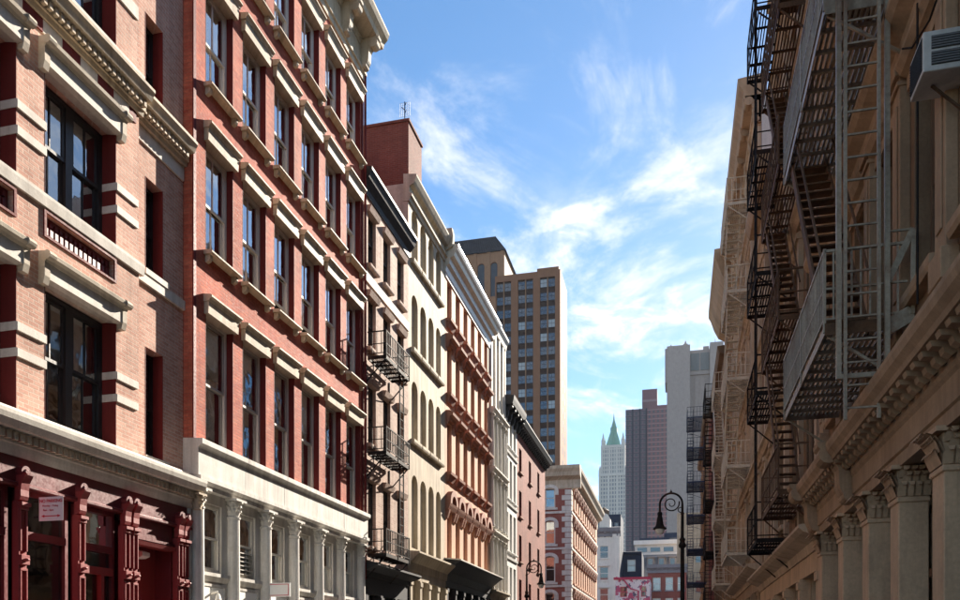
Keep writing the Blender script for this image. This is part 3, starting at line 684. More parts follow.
put('outline', MB().box(-0.28, 0.28, -0.026, -0.021, 0.03, 0.045).box(-0.28, 0.28, -0.026, -0.021, 0.315, 0.33).box(-0.28, -0.265, -0.026, -0.021, 0.045, 0.315).box(0.265, 0.28, -0.026, -0.021, 0.045, 0.315), 'sign_red', sb)
put('sign_bracket', MB().box(-0.5, -0.3, -0.01, 0.01, 0.3, 0.33), 'black_iron', sb)

# ------------------------------------------------------------------ fire escapes
def fire_escape(name, label, loc, rz, x0, x1, depth, levels, mat, stair_x=None, bal=0.16, joist=0.4, slat_parts=False, rail_h=1.0, stair_up=1, ladder=None, tread_parts=True, top_ladder=None, group=None, inner=-0.10, bars=0.02, stairs=True, stair_mat=None, rail_panel=False):
    # local frame: x along the facade, y < 0 out over the pavement
    t = thing(name, label, 'fire escape', loc, rz, group)
    yo = -depth; L = x1 - x0
    for z in levels:
        p = put('platform', MB().box(x0, x1, yo, yo + 0.012, z - 0.10, z + 0.02).box(x0, x1, inner - 0.012, inner, z - 0.10, z + 0.02).box(x0, x0 + 0.012, yo + 0.012, inner - 0.012, z - 0.10, z + 0.02).box(x1 - 0.012, x1, yo + 0.012, inner - 0.012, z - 0.10, z + 0.02), mat, t)
        n = max(2, int(L / joist)); mb = MB()
        for k in range(1, n):
            x = x0 + L * k / n; put('joist', cached(('joist', round(depth + inner, 3)), lambda: MB().box(-0.02, 0.02, yo + 0.012, inner - 0.012, -0.075, -0.026), mat), None, p, (x, 0, z))
        m = max(4, int((depth + inner) / 0.075)); mb = MB()
        for k in range(m):
            y = yo + 0.03 + (depth + inner - 0.06) * (k + 0.5) / m
            if slat_parts: put('slat', cached(('slat', round(L, 3)), lambda: MB().box(x0 + 0.012, x1 - 0.012, -0.018, 0.018, -0.025, -0.005), mat), None, p, (0, y, z))
            else: mb.box(x0 + 0.012, x1 - 0.012, y - 0.016, y + 0.016, z - 0.025, z - 0.005)
        if not slat_parts: stuff(put('grating', mb, mat, p))
        r = MB()
        for zz_, th in ((z + rail_h, 0.035), (z + rail_h * 0.5, 0.025), (z + 0.10, 0.025)):
            r.bar((x0, yo, zz_), (x1, yo, zz_), th); r.bar((x0, yo, zz_), (x0, inner, zz_), th); r.bar((x1, yo, zz_), (x1, inner, zz_), th)
        for xx, yy in ((x0, yo), (x1, yo), ((x0 + x1) / 2, yo)): r.bar((xx, yy, z - 0.08), (xx, yy, z + rail_h + 0.03), 0.035)
        rail = put('railing', r, mat, t)
        b = MB(); nb = int(L / bal)
        for k in range(1, nb): b.bar((x0 + L * k / nb, yo, z + 0.1), (x0 + L * k / nb, yo, z + rail_h), bars)
        ne = max(2, int((depth + inner) / bal))
        for k in range(1, ne):
            for xx in (x0, x1): b.bar((xx, yo + (depth + inner) * k / ne, z + 0.1), (xx, yo + (depth + inner) * k / ne, z + rail_h), bars)
        stuff(put('balusters', b, mat, rail))
        for xx in (x0 + 0.06, x1 - 0.06):
            put('bracket', cached(('febr', depth, inner), lambda: MB().bar((0, yo + 0.05, -0.10), (0, inner + 0.08, -0.85), 0.035).bar((0, inner + 0.08, -0.1), (0, inner + 0.08, -0.85), 0.035), mat), None, t, (xx, 0, z))
    if stairs:
        for a, b in zip(levels[:-1], levels[1:]):
            xa, xb = (x0 + 0.35, x1 - 0.45) if stair_up > 0 else (x1 - 0.35, x0 + 0.45)
            ys, ye = (yo + 0.06, yo + 0.06 + min(0.55, depth * 0.5))
            s = put('stair', MB().bar((xa, ys, a), (xb, ys, b), 0.03, 0.16).bar((xa, ye, a), (xb, ye, b), 0.03, 0.16).bar((xa, ys, a + 0.85), (xb, ys, b + 0.85), 0.03).bar((xa, ye, a + 0.85), (xb, ye, b + 0.85), 0.03), stair_mat or mat, t)
            n = int((b - a) / 0.235); mb = MB()
            for k in range(1, n):
                u = k / n; x = xa + (xb - xa) * u; z = a + (b - a) * u
                if tread_parts: put('tread', cached(('tread', round(ye - ys, 3)), lambda: MB().box(-0.10, 0.10, 0.015, ye - ys - 0.015, -0.012, 0.012), stair_mat or mat), None, s, (x, ys, z))
                else: mb.box(x - 0.1, x + 0.1, ys + 0.015, ye - 0.015, z - 0.012, z + 0.012)
            if not tread_parts: stuff(put('treads', mb, stair_mat or mat, s))
    if ladder:
        lx, ly, za, zb, w = ladder
        l = put('ladder', MB().bar((lx, ly, za), (lx, ly, zb), 0.04).bar((lx + w, ly, za), (lx + w, ly, zb), 0.04), mat, t)
        for k in range(int((zb - za) / 0.3)):
            put('rung', cached(('rung', w), lambda: MB().bar((0.02, 0, 0), (w - 0.02, 0, 0), 0.022), mat), None, l, (lx, ly, za + 0.1 + k * 0.3))
    return t

# ------------------------------------------------------------------ narrower houses of the left row
def row_house(name, label, Y0, Y1, height, wall_mat, cols, rows, arch=0.0, reveal=0.22, win_mat='sash_black', pane='pane_dark', sill=None, lintel=None, zbase=4.8, setback=0.0, side='L', depth=12, mull=0, side_mat=None, t_=0.06, blinds=0.0, sill_proj=0.14, curtains=0.0, XW=None):
    rz = RL if side == 'L' else RR
    ref = Y0 if side == 'L' else Y1
    X = frame_coords(side, ref)
    loc = ((LX - setback) if side == 'L' else (RX + setback), ref, 0)
    t = thing(name, label, 'building', loc, rz)
    W = Y1 - Y0
    ops = []
    oc = [tuple(sorted((X(a), X(b)))) for a, b in cols]
    for a, b in oc:
        for r in rows:
            ops.append((a, b, r[0], r[1]) if not arch else (a, b, r[0], r[1], min(arch, (b - a) / 2)))
    flat('wall', wall_mesh(0, W, zbase, height, ops, reveal), wall_mat, t)
    body(t, 0, W, height, depth, side_mat or wall_mat)
    rnd = random.Random(hash(label) % 1000 if False else len(label) * 7)
    wins = []
    for a, b in oc:
        for r in rows:
            bl = ('blind', rnd.uniform(0.15, 0.6)) if rnd.random() < blinds else (('curtain', rnd.uniform(0.4, 0.9)) if rnd.random() < curtains else None)
            w = window(t, a + 0.004, b - 0.004, r[0] + 0.004, r[1] - 0.004, reveal * 0.6, win_mat, t_, 0.08, mull, pane=pane, st=0.045, blind=bl)
            wins.append((w, a, b, r))
            if sill: simple_sill(w, b - a, reveal * 0.6, sill, sill_proj)
            if lintel:
                wd = b - a
                put('lintel', cached(('lint', round(wd, 3), lintel, reveal), lambda: MB().prof(-0.12, wd + 0.12, [(-0.1, 0.0), (0.04, 0.0), (0.04, 0.16), (0.10, 0.18), (0.14, 0.24), (-0.1, 0.26)]), lintel), None, w, (0, -reveal * 0.6, r[1] - r[0]))
    return t, X, W, wins
def cornice(t, W, z, prof, mat, x0=0.0, over=0.12, nb=0, bh=0.6, bp=0.5, bw=0.16, bmat=None, name='cornice'):
    put(name, MB().prof(x0 - over, W + over, [(o, z + h) for o, h in prof]), mat, t)
    for k in range(nb):
        x = x0 + 0.15 + k * (W - x0 - 0.3) / (nb - 1)
        put('bracket', cached(('br', bw, bp, bh), lambda: console_mesh(bw, bp, bh), bmat or mat), None, t, (x, 0, z - bh + 0.12))
def shopfront(t, W, ztop, zcorn, mat_c, mat_p, n, glassm='pane_store', proj=0.45, pier=0.22, zfr=0.6):
    put('shop_cornice', MB().prof(-0.05, W + 0.05, [(-0.1, zcorn), (0.08, zcorn), (0.12, zcorn + (ztop - zcorn) * 0.4), (proj * 0.8, ztop - 0.18), (proj, ztop - 0.1), (proj, ztop - 0.03), (-0.1, ztop + 0.02)]), mat_c, t)
    put('fascia', MB().box(0, W, -0.04, 0.2, zcorn - zfr, zcorn - 0.003), mat_p, t)
    for k in range(n + 1):
        x = pier / 2 + k * (W - pier) / n
        put('shop_pier', cached(('pier', round(zcorn, 2), pier, zfr), lambda: MB().box(-pier/2, pier/2, -0.10, 0.15, 0, zcorn - zfr - 0.003).box(-pier/2 - 0.03, pier/2 + 0.03, -0.14, 0.15, zcorn - zfr - 0.26, zcorn - zfr - 0.08).box(-pier/2 - 0.03, pier/2 + 0.03, -0.14, 0.15, 0.0, 0.4), mat_p), None, t, (x, 0, 0))
    for k in range(n):
        a = pier + k * (W - pier) / n; b = (k + 1) * (W - pier) / n
        w = put('shop_window', MB().box(a, b, 0.16, 0.26, zcorn - zfr - 0.9, zcorn - zfr - 0.82).box(a, b, 0.16, 0.28, 0, 0.5).box(a, a + 0.06, 0.16, 0.26, 0.5, zcorn - zfr).box(b - 0.06, b, 0.16, 0.26, 0.5, zcorn - zfr), mat_p, t)
        put('pane', MB().face((a, 0.22, 0.5), (b, 0.22, 0.5), (b, 0.22, zcorn - zfr), (a, 0.22, zcorn - zfr)), glassm, w)

CORN = [(-0.2, 0), (0.10, 0), (0.14, 0.20), (0.42, 0.26), (0.50, 0.42), (0.56, 0.60), (0.56, 0.68), (-0.2, 0.75)]
# pinkish house with the black cornice
r4 = [(5.42, 7.72), (9.0, 11.1), (12.38, 14.15), (15.28, 17.1)]
pink_cols = [(26.25, 27.0), (27.74, 28.50), (29.26, 30.02)]
t, X, W, wins = row_house('townhouse', 'narrow pinkish brick townhouse with black cornice and black shopfront', 25.71, 30.55, 18.4, 'pink_stucco', pink_cols, r4, reveal=0.20, sill='pink_stucco', lintel=None)
for w, a, b, r in wins:
    wd = b - a
    put('lintel', cached(('lint_p', round(wd, 3)), lambda: MB().prof(-0.10, wd + 0.10, [(-0.1, 0.0), (0.10, 0.0), (0.13, 0.10), (0.16, 0.2), (-0.1, 0.22)]), 'pink_stucco'), None, w, (0, -0.12, r[1] - r[0]))
cornice(t, W, 17.72, [(-0.2, -0.14), (0.05, -0.14), (0.08, 0.05), (0.12, 0.10), (0.26, 0.26), (0.32, 0.40), (0.38, 0.50), (0.38, 0.60), (-0.2, 0.68)], 'black_paint', over=0.04)
shopfront(t, W, 4.80, 4.35, 'black_paint', 'black_paint', 3, proj=0.55)
put('stone_course', MB().prof(0.02, W - 0.02, [(-0.1, 14.60), (0.05, 14.60), (0.07, 14.9), (0.03, 14.92), (-0.1, 14.92)]), 'white_stone', t)
put('downpipe', MB().tube([(0.10, -0.07, 4.8), (0.10, -0.07, 17.3)], 0.045, 8), 'pink_stucco', t)
fire_escape('fire_escape', 'black iron fire escape on the narrow pinkish townhouse with black cornice', (LX, 25.71, 0), RL, 0.25, 2.70, 0.78, [5.10, 8.62, 11.92], 'black_iron', bal=0.15, rail_h=0.85, bars=0.024, stairs=False, ladder=(2.15, -0.60, 5.1, 12.9, 0.42))

# tan house with arched windows, bare gable and rooftop brick tower behind
acols = [(30.98, 31.78), (32.12, 32.94), (33.26, 34.04), (34.38, 35.14)]
t, X, W, wins = row_house('townhouse', 'tan stone house with four tall round arched windows on each floor', 30.56, 35.80, 20.6, 'tan_stone', acols, [(5.98, 9.0), (10.38, 12.85), (14.1, 16.4), (17.72, 19.85)], arch=0.42, reveal=0.30, win_mat='sash_grey', pane='pane', side_mat='tan_plaster', curtains=0.4, depth=9)
for w, a, b, r in wins:
    if r[0] > 6: simple_sill(w, b - a, 0.18, 'tan_stone', 0.16, 0.18, 0.12)
for z in (20.42,):
    cornice(t, W, z, [(-0.2, -0.55), (0.05, -0.55), (0.08, -0.40), (0.16, -0.36), (0.16, -0.26), (0.06, -0.22), (0.06, 0.05), (0.22, 0.12), (0.28, 0.22), (0.36, 0.40), (0.36, 0.48), (-0.2, 0.56)], 'tan_stone', over=0.02)
    put('cornice_end', MB().prof(W - 0.22, W + 0.05, [(0, 20.3), (0.42, 20.5), (0.46, 21.0), (0.40, 21.35), (0, 21.35)]), 'tan_stone', t)
shopfront(t, W, 5.80, 5.05, 'tan_stone', 'tan_stone', 4, proj=0.5, pier=0.26, zfr=0.35)
# brick bulkhead tower on its roof
tw = thing('roof_tower', 'square red brick bulkhead tower rising behind the tan arched house', 'tower', (-14.0, 30.60, 20.1))
flat('wall', MB().box(-2.4, 3.50, 0.0, 1.7, 0.0, 3.0), 'rust_brick', tw)
put('coping', MB().box(-2.45, 3.55, -0.05, 1.75, 3.0, 3.10), 'rust_brick', tw)
an = thing('roof_antenna', 'grid television antenna on a thin mast above the brick bulkhead tower', 'antenna', (-10.80, 31.0, 23.2))
put('mast', MB().tube([(0, 0, 0), (0, 0, 1.0)], 0.018, 6), 'black_iron', an)
mb = MB()
for k in range(7): mb.bar((-0.22 + k * 0.073, 0.03, 0.42), (-0.22 + k * 0.073, 0.03, 0.98), 0.008)
for k in range(7): mb.bar((-0.22, 0.03, 0.42 + k * 0.093), (0.22, 0.03, 0.42 + k * 0.093), 0.008)
put('reflector_grid', mb, 'steel', an)
for k, sx in ((0, 1), (1, -1), (2, 1)): put('dipole', MB().bar((0, -0.02, 0.5 + 0.16 * k), (sx * 0.10, -0.1, 0.58 + 0.15 * k), 0.02), 'black_iron', an)

# salmon building with the big pale cornice
scols = [(36.15 + k * 1.49, 36.15 + k * 1.49 + 0.80) for k in range(6)]
t, X, W, wins = row_house('loft_building', 'salmon building with hooded windows and a wide pale sheet metal cornice', 35.82, 45.00, 20.0, 'salmon', scols, [(6.1, 8.7), (10.2, 12.6), (13.9, 16.2), (17.4, 19.2)], reveal=0.26, win_mat='brownstone', pane='pane_dark', sill=None)
for w, a, b, r in wins:
    wd = b - a
    if r[0] > 7:
        put('sill', cached(('sill_s', round(wd, 3)), lambda: MB().prof(-0.14, wd + 0.14, [(-0.15, -0.14), (0.24, -0.14), (0.26, -0.02), (-0.15, 0.02)]).prof(-0.10, wd + 0.10, [(0, -0.42), (0.08, -0.42), (0.18, -0.14), (0, -0.14)]), 'brownstone'), None, w, (0, -0.156, 0))
    if 7 < r[0] < 17:
        put('lintel', cached(('hood_s', round(wd, 3)), lambda: MB().prof(-0.18, wd + 0.18, [(-0.1, 0.06), (0.16, 0.06), (0.20, 0.18), (0.34, 0.22), (0.36, 0.34), (0.18, 0.46), (-0.1, 0.48)]).prof(-0.16, -0.02, [(0, -0.16), (0.08, -0.16), (0.16, 0.06), (0, 0.06)]).prof(wd + 0.02, wd + 0.16, [(0, -0.16), (0.08, -0.16), (0.16, 0.06), (0, 0.06)]), 'brownstone'), None, w, (0, -0.156, r[1] - r[0]))
    if r[0] < 7:
        def archh():
            mb = MB(); n = 12; ri, ro = wd / 2, wd / 2 + 0.26
            for k in range(n):
                a0, a1 = math.pi * k / n, math.pi * (k + 1) / n
                q = lambda rr, an_: (wd / 2 - rr * math.cos(an_), 0.0 + rr * math.sin(an_))
                pts = [q(ri, a0), q(ro, a0), q(ro, a1), q(ri, a1)]
                mb.profy(-0.26, 0.06, pts)
            mb.prof(-0.28, wd + 0.28, [(-0.05, -0.30), (0.14, -0.30), (0.22, -0.12), (0.26, 0.0), (-0.05, 0.0)])
            for xx in (-0.26, wd + 0.06): mb.prof(xx, xx + 0.20, [(-0.02, -0.75), (0.08, -0.70), (0.16, -0.45), (0.2, -0.30), (-0.02, -0.30)])
            return mb
        put('arched_hood', cached(('arch_s', round(wd, 3)), archh, 'brownstone'), None, w, (0, -0.156, r[1] - r[0]))
        put('tympanum', cached(('tymp_s', round(wd, 3)), lambda: MB().loft([(wd/2 - wd/2*math.cos(math.pi*k/10), -0.03, wd/2*math.sin(math.pi*k/10)) for k in range(11)], [(wd/2 - wd/2*math.cos(math.pi*k/10), 0.02, wd/2*math.sin(math.pi*k/10)) for k in range(11)]), 'brownstone'), None, w, (0, -0.156, r[1] - r[0]))
cornice(t, W, 19.75, [(-0.2, -0.30), (0.06, -0.30), (0.10, -0.05), (0.24, 0.05), (0.27, 0.28), (0.46, 0.38), (0.53, 0.54), (0.62, 0.66), (0.68, 0.80), (0.68, 0.88), (-0.2, 1.0)], 'sheet_metal', over=0.10)
put('frieze', MB().box(0.02, W - 0.02, -0.05, 0.05, 19.25, 19.44), 'white_stone', t)
shopfront(t, W, 6.05, 5.10, 'black_paint', 'black_paint', 6, proj=0.75, zfr=0.3)
put('shop_cornice_cap', MB().prof(-0.1, W + 0.1, [(0, 6.075), (0.80, 5.99), (0.80, 6.05), (0, 6.14)]), 'pale_grey_stone', t)

# tall pale building with columns between its windows
pcols = [(45.42 + k * 1.02, 45.42 + k * 1.02 + 0.66) for k in range(4)]
prow = [(5.6, 8.2), (9.0, 11.8), (12.8, 15.2), (16.2, 20.2)]
t, X, W, wins = row_house('loft_building', 'slim cream cast iron front with small columns and string courses between salmon and white houses', 45.01, 49.00, 21.2, 'pale_grey_stone', pcols, prow, reveal=0.28, win_mat='sash_grey', pane='pane')
for z in (8.5, 12.15, 15.6):
    put('string_course', MB().prof(-0.02, W + 0.02, [(-0.1, z), (0.16, z), (0.24, z + 0.18), (0.34, z + 0.26), (0.34, z + 0.34), (-0.1, z + 0.40)]), 'pale_grey_stone', t)
    for k in range(5):
        x = [0.20, 1.21, 2.23, 3.25, 3.86][k]
        zt = {8.5: 8.5, 12.15: 12.15, 15.6: 15.6}[z]; zb = zt - 3.1
        c = put('column', cached(('colp',), lambda: MB().lathe(0, 0, [(0.16, 0), (0.16, 0.1), (0.12, 0.16), (0.12, 1.2), (0.105, 2.72), (0.12, 2.76)], 10), 'pale_grey_stone'), None, t, (x, -0.10, zb))
        put('capital', cached(('capp',), lambda: capital_mesh(0.11, 0.32, 6), 'pale_grey_stone'), None, c, (0, 0, 2.76))
for k in range(5): put('pilaster', MB().box([0.06, 1.10, 2.12, 3.14, 3.75][k], [0.30, 1.32, 2.34, 3.36, 3.95][k], -0.10, 0.0, 16.0, 20.6), 'white_stone', t)
cornice(t, W, 20.7, [(-0.2, -0.1), (0.12, -0.1), (0.18, 0.2), (0.30, 0.4), (0.30, 0.55), (-0.2, 0.6)], 'white_stone', over=0.0)
shopfront(t, W, 5.4, 5.0, 'tan_stone', 'tan_stone', 3, proj=0.4)

# white house with dark bracketed cornice
wcols = [(49.45 + k * 1.22, 49.45 + k * 1.22 + 0.80) for k in range(3)]
t, X, W, wins = row_house('townhouse', 'white painted house with three windows a floor and a dark bracketed cornice', 49.02, 53.08, 17.6, 'far_white', wcols, [(5.0, 7.3), (8.25, 10.75), (11.6, 14.2), (14.95, 16.5)], reveal=0.22, win_mat='sash_grey', pane='pane', sill='far_white')
cornice(t, W, 17.2, [(-0.2, -0.35), (0.06, -0.35), (0.10, 0.05), (0.55, 0.12), (0.62, 0.40), (0.66, 0.62), (-0.2, 0.72)], 'black_paint', nb=5, bh=0.8, bp=0.55, bw=0.2, over=0.1)
for z in (7.75, 11.2, 14.5): put('string_course', MB().prof(0, W, [(-0.1, z), (0.08, z), (0.10, z + 0.14), (-0.1, z + 0.16)]), 'far_white', t)
shopfront(t, W, 4.8, 4.4, 'far_white', 'black_paint', 3, proj=0.35)

# red brown brick house at the corner of the side street
bcols = [(53.8, 54.75), (57.5, 58.45), (61.2, 62.15)]
t, X, W, wins = row_house('brick_building', 'plain red brown brick house with black dentil cornice at the side street corner', 53.10, 64.90, 17.0, 'maroon_brick', bcols, [(5.0, 6.8), (8.0, 9.85), (11.1, 12.9), (14.15, 15.8)], reveal=0.2, win_mat='sash_black', pane='pane_dark', sill='brownstone')
cornice(t, W, 16.85, [(-0.2, -0.1), (0.08, -0.1), (0.10, 0.16), (0.48, 0.24), (0.56, 0.42), (0.62, 0.55), (0.62, 0.62), (-0.2, 0.70)], 'black_paint', nb=22, bh=0.32, bp=0.42, bw=0.22, over=0.1)
shopfront(t, W, 4.8, 4.3, 'black_paint', 'maroon', 6, proj=0.4)

# ---- corner building across the side street: red brick, quoins, arched windows, cream cornice
Y8, Y9, H8 = 81.5, 108.8, 19.9
t = thing('brick_building', 'red brick corner building with white quoins and deep cream cornice', 'building', (LX, Y8, 0), 0)
# front to the side street faces the camera (local x = world x - LX, local y = world y - Y8)
fw = 14.0
fcols = [(-2.72, -1.62), (-5.5, -4.4), (-8.3, -7.2), (-11.1, -10.0)]
frows = [(4.6, 8.0), (9.05, 11.75), (12.95, 15.4), (16.7, 18.75)]
flat('wall', wall_mesh(-fw, 0, 0, H8, [(a, b, c, d, 0.30) for a, b in fcols for c, d in frows], 0.25), 'brick_far', t)
for a, b in fcols:
    for c, d in frows:
        w = window(t, a + 0.02, b - 0.02, c + 0.02, d - 0.02, 0.14, 'sash_white', 0.07, 0.08, 0, st=0.06, pane='pane', blind=('blind', 0.4) if d > 18 else None)
        wd = b - a
        def surround():
            mb = MB(); n = 10
            for k in range(n):
                a0, a1 = math.pi * k / n, math.pi * (k + 1) / n
                q = lambda ex, an_: (wd/2 - (wd/2 + ex) * math.cos(an_), -0.30 + (0.30 + ex) * math.sin(an_))
                mb.profy(-0.16, 0.02, [q(0, a0), q(0.34, a0), q(0.34, a1), q(0, a1)])
            mb.box(-0.34, 0, -0.12, 0.02, -0.75, -0.30); mb.box(wd, wd + 0.34, -0.12, 0.02, -0.75, -0.30)
            return mb
        put('lintel', cached(('surr8', round(wd, 3)), surround, 'white_stone'), None, w, (-0.02, -0.14, d - c - 0.02))
        put('sill', cached(('sill8', round(wd, 3)), lambda: MB().box(-0.25, wd + 0.25, -0.18, 0.1, -0.22, 0), 'white_stone'), None, w, (-0.02, -0.14, -0.02))
# front to the main street (built in its own rotated child frame)
L8 = Y9 - Y8
scol = [(1.6 + k * 2.2, 2.75 + k * 2.2) for k in range(11)]
sw = flat('street_wall', wall_mesh(0, L8, 0, H8, [(a, b, c, d) for a, b in scol for c, d in frows], 0.25), 'salmon', t); sw.rotation_euler = (0, 0, RL)
for a, b in scol:
    for c, d in frows:
        put('window', cached(('win8',), lambda: win_frame(1.11, 2.0, 0.07, 0, 0.08, 0, 0, 0), 'sash_white'), None, sw, (a + 0.02, 0.14, c + 0.02)).scale = (1, 1, (d - c - 0.04) / 2.0)
        put('pane', cached(('pane8',), lambda: MB().face((0, 0, 0), (1.11, 0, 0), (1.11, 0, 2.0), (0, 0, 2.0)), 'pane_dark'), None, sw, (a + 0.02, 0.19, c + 0.02)).scale = (1, 1, (d - c - 0.04) / 2.0)
        put('hood', cached(('hood8',), lambda: MB().prof(-0.3, 1.45, [(-0.05, -0.05), (0.2, -0.05), (0.3, 0.25), (0.3, 0.38), (-0.05, 0.45)]).prof(-0.3, -0.05, [(0, -0.6), (0.15, -0.5), (0.2, -0.05), (0, -0.05)]).prof(1.2, 1.45, [(0, -0.6), (0.15, -0.5), (0.2, -0.05), (0, -0.05)]), 'brownstone'), None, sw, (a, 0, d))
        put('sill', cached(('sills8',), lambda: MB().box(-0.15, 1.3, -0.2, 0.1, -0.2, 0), 'salmon'), None, sw, (a, 0, c))
for k in range(34):      # quoins, long and short by turns
    z = 0.4 + k * 0.55
    ln = 0.95 if k % 2 else 0.62
    if z + 0.5 < H8 - 1.2:
        bevel(put('quoin', cached(('quoin', k % 2), lambda: MB().box(-ln, 0.05, -0.05, 1.57 - ln, 0, 0.50), 'white_stone'), None, t, (0, 0, z)), 0.02)
C8 = [(-0.3, -1.3), (0.05, -1.3), (0.10, -1.1), (0.06, -1.05), (0.06, -0.4), (0.30, -0.25), (0.65, -0.1), (0.75, 0.3), (0.95, 0.6), (1.0, 0.9), (-0.3, 1.0)]
put('cornice', MB().prof(-fw, 1.0, [(o, H8 + h) for o, h in C8]), 'cream_trim', t)
put('cornice', MB().prof(0.31, L8 + 0.5, [(o - 0.004, H8 + h - 0.004) for o, h in C8]), 'cream_trim', sw)
for z in (8.55, 12.4, 16.1):
    put('string_course', MB().prof(-fw, 0.12, [(-0.1, z), (0.12, z), (0.12, z + 0.22), (-0.1, z + 0.22)]), 'white_stone', t)
    put('string_course', MB().prof(0.12, L8, [(-0.1, z + 0.003), (0.117, z + 0.003), (0.117, z + 0.217), (-0.1, z + 0.217)]), 'white_stone', sw)
put('side_wall', MB().box(-fw, -fw + 0.25, 0.01, L8, 0, H8).box(-fw + 0.25, -0.25, L8 - 0.25, L8, 0, H8), 'brick_far', t)
put('roof', MB().box(-fw + 0.26, -0.3, 0.3, L8 - 0.3, H8 - 0.5, H8 - 0.2), 'roof_tar', t)
put('dark_backing', MB().box(-fw + 0.3, -1.5, 1.5, 1.6, 0, H8 - 0.6).box(-1.6, -1.5, 1.6, L8 - 0.3, 0, H8 - 0.6), 'interior_dark', t)  # near-black sheets in place of the dim rooms behind the panes

